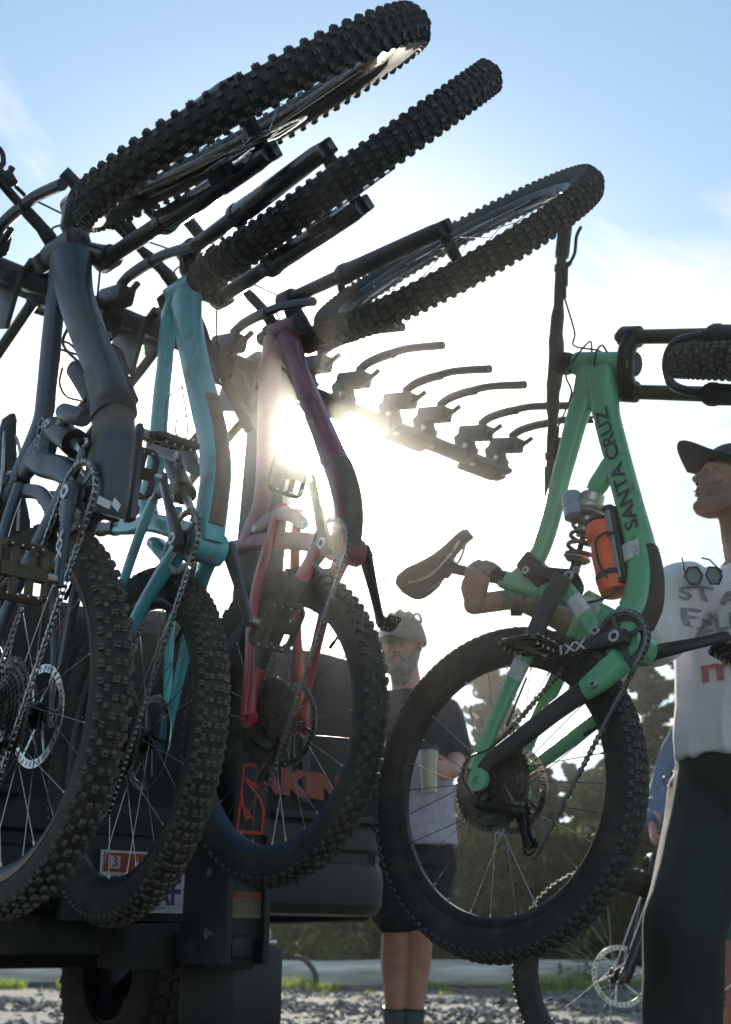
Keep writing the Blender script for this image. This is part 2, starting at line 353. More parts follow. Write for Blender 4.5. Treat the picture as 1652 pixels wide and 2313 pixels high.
def build_np(name, V, F, MI, mats, parent=None):
    V = np.concatenate(V); F = np.concatenate(F); MI = np.concatenate(MI)
    me = bpy.data.meshes.new(name); me.vertices.add(len(V)); me.vertices.foreach_set('co', V.ravel()); me.loops.add(F.size); me.loops.foreach_set('vertex_index', F.ravel().astype(np.int32))
    me.polygons.add(len(F)); me.polygons.foreach_set('loop_start', np.arange(0, F.size, 4, dtype=np.int32)); me.update(calc_edges=True)
    for m in mats: me.materials.append(m)
    me.polygons.foreach_set('material_index', MI.astype(np.int32)); me.update(); return link(name, me, parent)
def tree(x, y, h, w, kind, label, seed, conifer=True, group=None, base=.5, dens=1.0, leaf=.06):
    rs = np.random.default_rng(seed); t = tag(empty('conifer_tree' if conifer else 'shrub', Matrix.Translation((x, y, 0))), label, 'tree' if conifer else 'shrub', group)
    tm = MB(); lean = rs.normal(0, .02, 2)
    tm.tube([(lean[0]*q*h, lean[1]*q*h, q*h) for q in np.linspace(-.03, .96, 9)], [max(.012*h*(1-q)+.01, .012) for q in np.linspace(0, 1, 9)], 8)
    V, F, MI = [], [], []
    if conifer:
        nb = int(h*19)
        for k in range(nb):
            q = base/h+(1-base/h)*(k+rs.random())/nb; L = w*(1-q)**.75*rs.uniform(.55, 1.15)+.15; a = rs.random()*6.283; dz = -.12+.55*q+rs.normal(0, .1)
            p0 = np.array([lean[0]*q*h, lean[1]*q*h, q*h]); d = np.array([math.cos(a), math.sin(a), dz]); p1 = p0+d*L; 
            tm.tube([p0, (p0+p1)/2+[0, 0, -.03*L], p1+[0, 0, .05*L]], [.012+.01*(1-q), .01, .004], 4)
            for j in range(int(3+L*4)):
                s_ = (j+.6)/(3+L*4); c = p0+d*L*s_; leafcluster(V, F, MI, c, (.10+.13*L*(1-s_*.5), .10+.13*L*(1-s_*.5), .05+.05*L), int(34*dens), leaf, rs, .35)
    else:
        nb = int(26*w*h*dens)
        for k in range(nb):
            a = rs.random()*6.283; q = rs.random()**.8; r = w*(1-.75*q*q)*rs.random()**.5; c = np.array([r*math.cos(a), r*math.sin(a), .1+h*q*.95])
            if k % 2 == 0: tm.tube([(c[0]*.15, c[1]*.15, 0), tuple(c*.6), tuple(c)], [.02, .012, .005], 4)
            leafcluster(V, F, MI, c, (.20, .20, .16), int(44), leaf*.9, rs, .4)
    tm.build('trunk', BARK, t); build_np('crown', V, F, MI, LEAVES[kind], t); return t
TG = 'conifers of the wood edge behind the log'
def txy(u, d): return ((u-CW/2)/CF*d*1.04, d)
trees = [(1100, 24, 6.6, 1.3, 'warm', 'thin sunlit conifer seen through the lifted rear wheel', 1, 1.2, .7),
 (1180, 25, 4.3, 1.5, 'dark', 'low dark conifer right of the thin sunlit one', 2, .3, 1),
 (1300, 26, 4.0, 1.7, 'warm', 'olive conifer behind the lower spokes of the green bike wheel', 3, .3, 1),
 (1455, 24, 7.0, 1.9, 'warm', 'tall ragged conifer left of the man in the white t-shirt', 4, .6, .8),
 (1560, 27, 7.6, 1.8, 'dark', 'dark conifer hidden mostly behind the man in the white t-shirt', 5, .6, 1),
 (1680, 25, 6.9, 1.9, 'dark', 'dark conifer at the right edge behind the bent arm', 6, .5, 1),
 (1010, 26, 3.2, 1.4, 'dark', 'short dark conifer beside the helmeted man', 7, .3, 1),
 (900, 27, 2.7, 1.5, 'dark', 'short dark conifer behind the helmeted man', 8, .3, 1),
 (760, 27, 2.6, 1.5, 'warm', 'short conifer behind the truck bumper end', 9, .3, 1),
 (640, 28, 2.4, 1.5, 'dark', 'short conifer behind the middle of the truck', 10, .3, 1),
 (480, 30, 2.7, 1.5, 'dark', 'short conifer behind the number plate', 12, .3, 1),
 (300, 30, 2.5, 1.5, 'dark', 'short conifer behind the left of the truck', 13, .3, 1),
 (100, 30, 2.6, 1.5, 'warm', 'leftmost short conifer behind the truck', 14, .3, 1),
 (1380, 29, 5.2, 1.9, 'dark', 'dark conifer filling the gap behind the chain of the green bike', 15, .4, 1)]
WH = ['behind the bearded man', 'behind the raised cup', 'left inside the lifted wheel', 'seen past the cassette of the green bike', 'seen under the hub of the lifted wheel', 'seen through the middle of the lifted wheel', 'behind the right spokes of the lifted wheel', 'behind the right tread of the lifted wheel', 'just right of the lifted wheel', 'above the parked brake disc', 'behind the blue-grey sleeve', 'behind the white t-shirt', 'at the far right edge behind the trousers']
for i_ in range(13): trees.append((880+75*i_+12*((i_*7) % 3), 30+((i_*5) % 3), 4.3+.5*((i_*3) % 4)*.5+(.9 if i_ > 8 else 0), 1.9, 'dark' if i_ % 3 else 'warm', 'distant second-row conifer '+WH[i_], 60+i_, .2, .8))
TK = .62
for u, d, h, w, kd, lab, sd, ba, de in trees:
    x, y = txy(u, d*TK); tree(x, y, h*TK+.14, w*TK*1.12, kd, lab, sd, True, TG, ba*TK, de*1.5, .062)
SH = 16.2/19
for i, (u, d, h, w, kd, lab) in enumerate([(1060, 19, 1.7, 1.3, 'dark', 'dark shrub right of the helmeted man'), (1200, 18.5, 2.0, 1.4, 'bush', 'yellow green shrub behind the lifted rear wheel hub'),
  (1330, 19, 2.2, 1.4, 'bush', 'sunlit shrub behind the right rim of the lifted wheel'), (1450, 18.5, 2.0, 1.3, 'dark', 'dark shrub above the parked bike wheel'), (1600, 19, 2.2, 1.5, 'dark', 'dark shrub behind the black trousers'),
  (930, 18.5, 1.5, 1.3, 'dark', 'dark shrub behind the shorts of the helmeted man'), (800, 18, 1.0, 1.2, 'bush', 'low green shrub under the bumper end'), (680, 18.5, .9, 1.2, 'bush', 'low green shrub beside the black hitch box'), (1760, 19, 2.1, 1.4, 'dark', 'dark shrub at the right edge'),
  (500, 19, 1.0, 1.3, 'dark', 'low shrub hidden behind the truck wheel'), (200, 19, 1.0, 1.3, 'dark', 'low shrub under the left of the bumper')]):
    x, y = txy(u, d*SH); tree(x, y, h*SH+.1, w, kd, lab, 40+i, False, 'shrubs behind the log', .1, 2.4, .07)
# small leafy weeds growing over the log
def weed(x, y, h, label, sd):
    rs = np.random.default_rng(sd); V, F, MI = [], [], []
    for k in range(26): leafcluster(V, F, MI, (rs.normal(0, .09), rs.normal(0, .06), h*rs.random()), (.05, .05, .05), 9, .028, rs, .7)
    t = tag(empty('leafy_weed', Matrix.Translation((x, y, 0))), label, 'plant'); tm = MB(); tm.tube([(0, 0, 0), (.01, 0, h)], .006, 5); tm.build('stem', BARK, t)
    build_np('leaves', V, F, MI, LEAVES['bush'], t)
weed(txy(1258, 13.6)[0], 13.7, .62, 'bright young leafy weed standing over the log under the lifted wheel', 5)
weed(txy(1350, 14.4)[0], 14.4, .45, 'small leafy weed behind the log beside the parked bike wheel', 6)
weed(txy(1345, 14.6)[0]-.2, 14.7, .36, 'tiny leafy weed behind the log left of its neighbour', 8)

# ================================================================ TRUCK
TR = Matrix.Translation((-.607, 3.133, 0)) @ Matrix.Rotation(R_(40.55), 4, 'Z')    # x = across, y = forward, z up
truck = tag(empty('pickup_truck', TR), 'dark pickup truck seen from behind with black tailgate pad', 'truck')
T4 = lambda x, y, z: Matrix.Translation((x, y, z))
b = MB()
# bed sides with rounded top rail, tail posts
for s in (-1, 1):
    b.rbox((.10, 1.75, .62), T4(s*.86, .98, 1.03), b=.25); b.rbox((.13, 1.78, .05), T4(s*.86, .98, 1.345), 1, b=.4)
    b.rbox((.17, .12, .56), T4(s*.83, .10, 1.06), b=.3)
b.box((1.66, 1.7, .04), T4(0, 1.0, .80)); b.box((1.66, .06, .55), T4(0, 1.86, 1.05))
# lower sides, wheel arches
for s in (-1, 1):
    b.rbox((.09, .76, .36), T4(s*.885, .50, .72), b=.25); b.rbox((.09, .35, .36), T4(s*.885, 2.08, .72), b=.2)
    b.ring((s*.90, 1.42, .42), (1, 0, 0), [(.47, -.04), (.53, -.04), (.53, .04), (.47, .04)], 28, 1)
b.build('bed', [TRK, TRKP], truck)
c = MB(); c.rbox((1.76, 1.7, .62), T4(0, 2.75, .85), b=.2)
prof = [(1.95, 1.15), (2.05, 1.70), (2.55, 1.76), (3.1, 1.70), (3.65, 1.18)]
V = []
for s in (-1, 1):
    for y, z in prof: V.append((s*(.86 if z < 1.3 else .70), y, z))
c.add(V, [(4, 3, 2, 1, 0), (5, 6, 7, 8, 9)]+[(i, i+1, i+6, i+5) for i in range(4)])
c.rbox((1.74, 1.3, .5), T4(0, 4.1, .85), b=.3); c.build('cab', TRK, truck)
gl = MB(); gl.box((1.25, .01, .40), T4(0, 2.0, 1.44) @ Matrix.Rotation(R_(-10), 4, 'X')); gl.build('rear_window', mat('tinted_glass', (.02, .025, .03), .06, var=0), truck)
tg = MB(); tg.rbox((1.50, .07, .50), T4(0, .055, 1.09), b=.2); tg.rbox((.22, .02, .07), T4(0, .012, 1.16), 1); tg.rbox((1.50, .075, .03), T4(0, .055, 1.345), 1, b=.3)
tgo = tg.build('tailgate', [TRK, TRKP], truck)
# bumper: swept shell with wrap-round corners
bp = MB(); path = []
for q in np.linspace(-1, 1, 25):
    x = .91*q; y = -.05+(.0 if abs(q) < .86 else 1.6*(abs(q)-.86)**1.35)
    path.append((x, y))
profB = [(.14, .555), (.02, .56), (-.012, .585), (-.02, .66), (-.012, .70), (.0, .71), (.0, .735), (-.015, .745), (-.018, .80), (.0, .825), (.16, .83)]
V = [(x, y+py, pz) for x, y in path for py, pz in profB]; k = len(profB)
bp.add(V, [(i*k+j, (i+1)*k+j, (i+1)*k+j+1, i*k+j+1) for i in range(len(path)-1) for j in range(k-1)])
for s in (-1, 1): bp.rbox((.42, .16, .022), T4(s*.60, .01, .835), 1, b=.3)
bp.rbox((.50, .03, .22), T4(0, -.045, .64), 1, b=.2)
bumper = bp.build('rear_bumper', [TRK, TRKP], truck)
for s in (-1, 1):
    w_ = MB(); w_.rbox((.10, .10, .34), T4(s*.86, .06, 1.05), b=.25); w_.build('tail_light', mat('tail_light_red', (.25, .01, .01), .15, coat=1), truck)
mk = MB(); mk.ring((0, 0, 0), (0, 0, 1), [(.0, .0), (.016, .0), (.016, .028), (.0, .028)], 16); mk.ring((0, 0, .03), (0, 0, 1), [(.0, .0), (.019, .0), (.016, .008), (.0, .010)], 16, 1)
mk.xf(T4(.835, -.03, .845)); mk.build('marker_light', [mat('marker_red', (.30, .02, .02), .3), WHT], truck)
ex = MB(); ex.ring((.42, .15, .50), (0, 1, 0), [(.038, -.12), (.042, -.12), (.042, .3), (.038, .3)], 24); ex.build('exhaust_tip', STEEL, truck)
un = MB(); un.rbox((.10, 3.6, .12), T4(-.42, 1.9, .52)); un.rbox((.10, 3.6, .12), T4(.42, 1.9, .52)); un.tube([(-.75, 1.42, .43), (.75, 1.42, .43)], .04, 12); un.ball((.05, 1.42, .44), (.14, .14, .13), 14)
un.rbox((.9, .10, .10), T4(0, .12, .50)); un.rbox((.11, .25, .11), T4(0, -.02, .47), b=.1)
for s in (-1, 1): un.rbox((.06, 1.2, .03), T4(s*.55, 1.42, .49))
un.build('chassis', mat('dirty_chassis', (.02, .019, .018), .8, dirt=(.05, .04, .03), dirt_amt=.5), truck)
for s in (-1, 1):
    for y in (1.42, 4.4):
        w_ = MB(); prof = [(.20, -.11), (.30, -.125), (.365, -.12), (.385, -.09), (.385, .09), (.365, .12), (.30, .125), (.20, .11)]
        w_.ring((0, 0, 0), (1, 0, 0), prof, 40)
        for i in range(44):
            for yy in (-.09, -.03, .03, .09):
                a = 2*math.pi*(i+(.5 if yy > 0 else 0))/44; Mx = Matrix.Rotation(a, 4, 'X') @ T4(yy, 0, .390) @ Matrix.Rotation(R_(15), 4, 'Z'); w_.box((.045, .034, .018), Mx, taper=.9)
        w_.xf(T4(s*.80, y, .39)); to = w_.build('wheel', RUB, truck)
        r_ = MB(); r_.ring((0, 0, 0), (1, 0, 0), [(.215, -.10), (.215, .10), (.19, .10), (.18, .0), (.19, -.10)], 32)
        for i in range(6): r_.box((.03, .06, .17), Matrix.Rotation(i*math.pi/3, 4, 'X') @ T4(s*.05, 0, .10))
        r_.xf(T4(s*.80, y, .39)); r_.build('rim', BLK, to)
# number plate
PL = MB(); PL.rbox((.305, .004, .152), None, 0, b=.4); pw, ph = .305, .152
def plq(x0, x1, z0, z1, mi, y=-.0035): PL.add([(x0, y, z0), (x1, y, z0), (x1, y, z1), (x0, y, z1)], [(0, 1, 2, 3)], mi)
plq(-.146, .146, .022, .070, 1); plq(-.146, .146, -.068, .016, 3)
plq(-.128, -.098, .030, .062, 3, -.0045); plq(.100, .126, .026, .052, 4, -.0045)
text_on(PL, '3', .036, (-.113, -.0055, .046), (1, 0, 0), (0, 0, 1), bold=.0006, mi=1)
text_on(PL, '2', .022, (.113, -.0055, .039), (1, 0, 0), (0, 0, 1), bold=.0006, mi=3)
text_on(PL, 'UTAH', .034, (0, -.0045, .046), (1, 0, 0), (0, 0, 1), width=1.1, mi=3)
text_on(PL, '71 1AF', .092, (-.020, -.0045, -.027), (1, 0, 0), (0, 0, 1), width=.80, bold=.002, mi=2)
text_on(PL, 'Life Elevated', .014, (-.085, -.0045, .012), (1, 0, 0), (0, 0, 1), mi=2)
text_on(PL, 'GREATEST SNOW', .009, (.0, -.0045, -.0645), (1, 0, 0), (0, 0, 1), mi=2)
PL.xf(T4(-.008, -.078, .627) @ Matrix.Rotation(R_(-4), 4, 'X'))
PL.build('number_plate', [WHT, mat('plate_red', (.30, .035, .02), .5), mat('plate_navy', (.008, .012, .05), .5), mat('plate_white', (.42, .40, .44), .5), mat('plate_blue', (.10, .18, .42), .5)], truck, smooth=0)
# tailgate pad with red lettering: its own thing laid over the tailgate
pad = MB(); path = [(-.045, .70), (-.055, .88), (-.06, 1.10), (-.055, 1.30), (-.02, 1.345), (.07, 1.352), (.13, 1.32), (.14, 1.15)]
xs = np.linspace(-.72, .80, 33); V = []
for x in xs:
    for y, z in path: V.append((x, y-.012*math.sin(x*9)**2*(z > .9), z+.006*math.sin(x*13)))
k = len(path); pad.add(V, [(i*k+j, (i+1)*k+j, (i+1)*k+j+1, i*k+j+1) for i in range(32) for j in range(k-1)])
Vi = [(x, y+.02, z-.008) for x, y, z in V]; pad.add(Vi, [(i*k+j, i*k+j+1, (i+1)*k+j+1, (i+1)*k+j) for i in range(32) for j in range(k-1)])
for x in (-.55, -.2, .15, .5): pad.rbox((.035, .012, .46), T4(x, -.068, 1.10), 1)
pad.xf(TR); po = tag(pad.build('tailgate_pad', [FAB, BLKP]), 'black padded cover over the truck tailgate with a faded red word', 'pad')
lt = MB(); text_on(lt, 'DAKINE', .095, (.46, -.0745, .92), (1, 0, -.02), (0, 0, 1), width=1.5, bold=.007); lt.xf(TR); lt.build('red_lettering', REDP, po, smooth=0)

# ================================================================ BIKE RACK
rack = tag(empty('bike_rack', TR), 'tall black hitch rack with upright mast and crossbar of fork cradles', 'bike rack')
m = MB()
m.rbox((.062, .50, .062), T4(.06, -.16, .475), b=.15)                       # stinger into the receiver
m.rbox((.15, .26, .19), T4(.17, -.20, .375), b=.12); m.rbox((.13, .22, .012), T4(.17, -.20, .48), 1, b=.3)
m.rbox((.018, .20, .30), T4(.005, -.33, .58), b=.2); m.rbox((.018, .20, .30), T4(.115, -.33, .58), b=.2)
for z in (.50, .64): m.cyl((-.015, -.36, z), (.135, -.36, z), .012, 12, 1)
m.build('hitch_stinger', [RACKM, STEEL], rack)
m = MB(); m.rbox((.10, .10, 1.62), T4(.06, -.405, 1.23) @ Matrix.Rotation(R_(4.2), 4, 'X'), b=.12)
m.rbox((.11, .11, .20), T4(.06, -.355, .58), b=.1); mast = m.build('mast', RACKM, rack)
def nsr(mb, x0, z0, hh, w):
    """outlined red letters N S R read upwards on the mast face"""
    y = -.4125
    def seg(a, b_, t=.0035):
        a = Vector((a[0], a[1])); b_ = Vector((b_[0], b_[1])); d = (b_-a).normalized(); nn = Vector((-d.y, d.x))*t; a = a-d*t; b_ = b_+d*t
        mb.add([(p.x, -.4575+(1.23-p.y)*.0734, p.y) for p in (a-nn, b_-nn, b_+nn, a+nn)], [(0, 1, 2, 3)])
    P = [(x0, z0), (x0+w, z0+.0), (x0+w, z0+.055*1), (x0+w*.8, z0+.085), (x0+w*.1, z0+.13), (x0+w*.95, z0+.10), (x0+w, z0+.15), (x0+w*.7, z0+.175), (x0+w*1.1, z0+.20), (x0+w*1.05, z0+.26), (x0+w*.75, z0+.25)]
    for a, b_ in zip(P, P[1:]): seg(a, b_)
    Q = [(x0, z0), (x0+.002, z0+.07), (x0+w*.55, z0+.035), (x0+w*.3, z0+.035), (x0+.003, z0+.09), (x0+.006, z0+.16), (x0+w*.5, z0+.165), (x0+.008, z0+.20), (x0+w*.6, z0+.215), (x0+.008, z0+.225), (x0+.010, z0+.27), (x0+w*.4, z0+.265)]
    for a, b_ in zip(Q, Q[1:]): seg(a, b_)
q = MB(); nsr(q, .022, .735, .26, .075); q.xf(T4(0, .0, 0)); qo = q.build('red_outline_decal', mat('bright_red_print', (.60, .05, .03), .5, var=.1), mast, smooth=0)
w_ = MB(); w_.box((.085, .002, .06), T4(.065, -.4125, .565)); w_.box((.085, .002, .016), T4(.065, -.4142, .588), 1)
text_on(w_, 'WARNING', .014, (.065, -.416, .588), (1, 0, 0), (0, 0, 1), mi=0)
for i in range(4): text_on(w_, 'MAX 60 LBS EACH BIKE', .0075, (.065, -.4142, .573-.008*i), (1, 0, 0), (0, 0, 1), mi=2)
w_.build('warning_label', [mat('label_cream', (.20, .16, .10), .6), REDP, DEC], mast, smooth=0)
m = MB(); m.tube([(-.98, -.43, 2.03), (1.02, -.43, 1.985)], .027, 14); m.rbox((.14, .14, .12), T4(.06, -.40, 2.0), b=.15)
m.rbox((.05, .05, .07), T4(1.02, -.43, 1.985), b=.2)
m.build('crossbar', RACKM, rack)
slots = [-.72, -.385, -.035, .27, .61, .95]
def cradle(s):
    z0 = 2.005-.02*s; q = MB()
    q.rbox((.17, .10, .018), T4(s, -.44, z0-.02), b=.2)
    if s < .1: z0 -= .05
    for k in (-1, 1):
        x = s+k*.075
        q.rbox((.052, .055, .115), T4(x, -.43, z0+.035) @ Matrix.Rotation(R_(-12), 4, 'X'), b=.15)
        q.rbox((.05, .13, .05), T4(x, -.475, z0+.075) @ Matrix.Rotation(R_(18), 4, 'X'), b=.2)
        q.tube(smooth_path([(x, -.50, z0+.10), (x, -.545, z0+.108), (x, -.62, z0+.100), (x, -.72, z0+.080), (x, -.86, z0+.030)], 5), .0130, 8, 1)
        q.tube(smooth_path([(x, -.50, z0+.10), (x, -.545, z0+.108), (x, -.62, z0+.100), (x, -.66, z0+.09)], 5), .0145, 10, 2)
        q.tube([(x, -.49, z0+.045), (x, -.545, z0+.052), (x, -.59, z0+.062)], .0085, 8)
        for dx_ in (-1, 1): q.cyl((x+dx_*.024, -.452, z0+.03), (x+dx_*.033, -.452, z0+.03), .0085, 6, 3)
        q.cyl((x, -.455, z0-.032), (x, -.455, z0-.022), .010, 6, 3)
    return q
for i, s in enumerate(slots):
    co = cradle(s).build('fork_cradle', [RACKM, RACKM, BLKP, STEEL], rack)
for s in slots[:3]:       # support struts of the loaded cradles
    for dz, dx in ((0.0, 0), (-.11, .01)):
        q = MB(); q.tube([(s-.02+dx, -.12, 1.80+dz), (s+dx, -.56, 1.99+dz)], .0135, 10); q.build('strut', RACKM, rack)
    q = MB(); q.rbox((.012, .17, .15), T4(s-.02, -.45, 1.93) @ Matrix.Rotation(R_(23), 4, 'X'), b=.3); q.rbox((.11, .05, .035), T4(s, -.50, 1.965) @ Matrix.Rotation(R_(23), 4, 'X'), b=.2)
    q.build('cradle_plate', RACKM, rack)

# ================================================================ BICYCLES
POSE = {
 'one': dict(R=[[0.35013, 0.73294, -0.58327], [-0.3914, 0.6802, 0.61978], [0.85101, 0.01129, 0.52503]], t=[-0.4931, 1.9159, 1.2455], d=0.7958, ra=[-0.4385, 0.0, 0.027], fa=[0.7694, 0.0, 0.027], crown=[0.4747, 0.0, 0.527], httop=[0.4244, 0.0, 0.6304], u=[-0.43779, 0.0, 0.89908]),
 'two': dict(R=[[0.33993, 0.80111, -0.49262], [-0.40943, 0.59763, 0.68935], [0.84665, -0.03263, 0.53115]], t=[-0.3314, 2.1457, 1.2368], d=0.6751, ra=[-0.4407, 0.0, 0.027], fa=[0.8089, 0.0, 0.027], crown=[0.5351, 0.0, 0.5254], httop=[0.4881, 0.0, 0.6303], u=[-0.4088, 0.0, 0.91262]),
 'three': dict(R=[[0.33835, 0.74244, -0.5782], [-0.38282, 0.66989, 0.63616], [0.85963, 0.00611, 0.51088]], t=[-0.0463, 2.4395, 1.3333], d=0.7518, ra=[-0.443, 0.0, 0.027], fa=[0.7437, 0.0, 0.027], crown=[0.4983, 0.0, 0.5117], httop=[0.4535, 0.0, 0.6176], u=[-0.38928, 0.0, 0.92112]),
 'four': dict(R=[[0.5903, 0.68993, -0.41897], [-0.47611, 0.71675, 0.5095], [0.65182, -0.10128, 0.75158]], t=[0.5751, 2.3212, 1.0736], d=-1.9837, ra=[-0.4417, 0.0, 0.027], fa=[0.7324, 0.0, 0.027], crown=[0.4849, 0.0, 0.5138], httop=[0.4071, 0.0, 0.6674], u=[-0.45177, 0.0, 0.89213]),
}
YV = Vector((0, 1, 0))
class Pose:
    def __init__(s, d):
        M3 = Matrix(d['R']).transposed().transposed(); s.M = mat4(M3, d['t'])
        X = Vector((M3[0][0], M3[1][0], M3[2][0])).normalized(); Yc = Vector((M3[0][1], M3[1][1], M3[2][1])); Yc = (Yc-X*X.dot(Yc)).normalized(); Z = X.cross(Yc)
        for i in range(3): s.M[i][0], s.M[i][1], s.M[i][2] = X[i], Yc[i], Z[i]
        s.Mi = s.M.inverted()
        for k in ('ra', 'fa', 'crown', 'httop', 'u'): setattr(s, k, Vector(d[k]))
        s.n = Vector((s.u.z, 0, -s.u.x)); s.d = d['d']
        s.S = Matrix.Translation(s.crown) @ Matrix.Rotation(s.d, 4, s.u) @ Matrix.Translation(-s.crown)
    def loc(s, u, v, y=0.0):
        """point of the bike's plane y that the photo shows at (u, v)"""
        o = s.Mi @ Vector((0, 0, CAMZ)); d = s.Mi.to_3x3() @ ray(u, v); t = (y-o.y)/d.y; return o+d*t
    def proj(s, p):
        q = s.M @ Vector(p)-Vector((0, 0, CAMZ)); zc = q.y*cp+q.z*sp; return Vector((CW/2+CF*q.x/zc, CH/2+CF*(q.y*sp-q.z*cp)/zc))
    def width(s, p, tdir, wpx, rho):
        """real tube width whose outline spans wpx photo pixels"""
        nn = Vector((-tdir.z, 0, tdir.x)); e = .01; a0 = s.proj(p); at_ = (s.proj(p+tdir*e)-a0); at_.normalize(); pp = Vector((-at_.y, at_.x))
        a = abs((s.proj(p+nn*e)-a0).dot(pp))/e; b = abs((s.proj(p+YV*e)-a0).dot(pp))/e
        return wpx/math.sqrt(a*a+rho*rho*b*b)

def frame_tube(mb, pts, y=None, rho=.8, seg=20, expo=2.6, mi=0, n=5, caps=True):
    """pts: [(Vector centre, width)] in the bike plane; superelliptic section, lateral thickness rho*width"""
    C_ = smooth_path([p for p, w in pts], n); W_ = []
    ws = [w for p, w in pts]
    for i in range(len(ws)-1):
        for k in range(n): t = k/n; W_.append(ws[i]*(1-t)+ws[i+1]*t)
    W_.append(ws[-1]); V = []
    for i, c in enumerate(C_):
        T = (C_[min(i+1, len(C_)-1)]-C_[max(i-1, 0)]).normalized(); A = YV-T*T.y; A.normalize(); B = T.cross(A)
        for k in range(seg):
            th = 2*math.pi*k/seg; c_, s_ = math.cos(th), math.sin(th); q = 2/expo
            V.append(c+A*math.copysign(abs(s_)**q, s_)*W_[i]*rho/2+B*math.copysign(abs(c_)**q, c_)*W_[i]/2)
    m_ = len(C_); F = [(i*seg+k, i*seg+(k+1) % seg, (i+1)*seg+(k+1) % seg, (i+1)*seg+k) for i in range(m_-1) for k in range(seg)]
    if caps: F += [tuple(range(seg-1, -1, -1)), tuple(range((m_-1)*seg, m_*seg))]
    mb.add(V, F, mi); return C_, W_
def pxt(P, L, y=0.0, rho=.8):
    """photo polyline [(u, v, width_px)] to bike-plane tube points"""
    Q = [P.loc(u, v, y) for u, v, w in L]; out = []
    for i, (u, v, w) in enumerate(L):
        T = (Q[min(i+1, len(Q)-1)]-Q[max(i-1, 0)]); T.y = 0; T.normalize(); out.append((Q[i], P.width(Q[i], T, w, rho)))
    return out

# ---- wheel pieces are built once about the Y axis and shared between wheels
def tyre_mesh(kind, mats):
    """kind: 'block' big paired blocks, 'dense' small close blocks"""
    mb = MB(); prof = [(.300, -.0135), (.3045, -.0185), (.315, -.0245), (.328, -.0285), (.342, -.0305), (.354, -.0285), (.362, -.021), (.3665, -.011), (.368, 0)]
    prof = prof+[(r, -y) for r, y in prof[-2::-1]]
    V = []; seg = 112
    mb.ring((0, 0, 0), (0, 1, 0), prof, seg, closed=True)
    rs = random.Random(5)
    def knob(a, y, r, tilt, sx, sy, h, rz=0):
        Mx = Matrix.Rotation(a, 4, 'Y') @ T4(r if False else 0, 0, 0) @ T4(0, y, r) @ Matrix.Rotation(-tilt, 4, 'X') @ Matrix.Rotation(rz, 4, 'Z')
        mb.box((sx, sy, h), Mx @ T4(0, 0, h*.25), 1, taper=.86)
        if sx > .0118: mb.box((sx*.16, sy*.92, h*.25), Mx @ T4(rs.uniform(-.1, .1)*sx, 0, h*.80), 0)
    n_ = 76 if kind == 'block' else 100
    for i in range(n_):
        a = 2*math.pi*i/n_; da = 2*math.pi/n_
        if kind == 'block':
            if i % 2 == 0:
                for y in (-.0075, .0075): knob(a, y, .3675, y*9, .0132, .0108, .0078, y*8)
                for s in (-1, 1): knob(a+.5*da, s*.0205, .3615, s*.55, .0122, .0098, .0072, s*.2)
            else:
                for y in (-.0068, .0068): knob(a, y, .3675, y*9, .0119, .0092, .0078, -y*10)
                for s in (-1, 1): knob(a+.45*da, s*.0190, .3625, s*.5, .0105, .0095, .0058)
            for s in (-1, 1): knob(a+.1*da, s*.0285, .3545, s*1.0, .0150 if i % 2 else .0128, .0108, .0078)
        else:
            if i % 2 == 0:
                for y in (-.006, .006): knob(a, y, .3675, y*8, .0125, .0098, .0062)
            else:
                knob(a, 0, .368, 0, .012, .011, .0062)
                for s in (-1, 1): knob(a, s*.0135, .3655, s*.35, .0115, .0092, .0056, .2*s)
            for s in (-1, 1):
                knob(a, s*.021, .3612, s*.6, .0130, .0088, .0056, .3*s*(i % 2)); knob(a+.5*da, s*.0285, .3545, s*1.0, .0125, .0105, .0062)
    return mb.mesh('tyre', mats, smooth=30)
KN = mat('lit_worn_knob', (.060, .057, .052), .62, var=.5, vscale=90, bump=.3, bscale=350, dirt=MUD, dirt_amt=.3, dscale=30); KND = mat('lit_dusty_knob', (.095, .084, .069), .75, var=.5, vscale=90, bump=.3, bscale=350, dirt=(.12, .095, .066), dirt_amt=.6, dscale=26)  # knobs paler, carcass darker: lit faces and shaded gaps painted in, plus dust
ty_block = tyre_mesh('block', [RUB, KN]); ty_blockd = tyre_mesh('block', [RUBD, KND]); ty_dense = tyre_mesh('dense', [RUB, KN]); ty_densed = tyre_mesh('dense', [RUBD, KND])
def rim_mesh(m):
    mb = MB(); mb.ring((0, 0, 0), (0, 1, 0), [(.3035, -.0165), (.300, -.0165), (.288, -.013), (.2795, -.006), (.2795, .006), (.288, .013), (.300, .0165), (.3035, .0165)], 96)
    return mb.mesh('rim', m)
rim_blk = rim_mesh(mat('black_rim', (.02, .02, .022), .35, metal=.3, dirt=MUD, dirt_amt=.3, dscale=30)); rim_blue = rim_mesh(BLUR)
hm = MB(); hm.ring((0, 0, 0), (0, 1, 0), [(.006, -.055), (.014, -.055), (.016, -.036), (.028, -.034), (.028, -.030), (.015, -.024), (.014, .024), (.027, .030), (.027, .034), (.015, .037), (.013, .055), (.006, .055)], 28); hub_me = hm.mesh('hub', BLK)
sm = MB(); sm.cyl((0, 0, 0), (0, 0, 1), .00105, 6); sm.cyl((0, 0, .955), (0, 0, 1.0), .0022, 6, 1); spoke_me = sm.mesh('spoke', [mat('spoke_steel', (.30, .29, .28), .22, metal=1.0, var=.1), ALU])
rt = MB(); rt.ring((0, 0, 0), (0, 1, 0), [(.084, -.0009), (.100, -.0009), (.100, .0009), (.084, .0009)], 60)
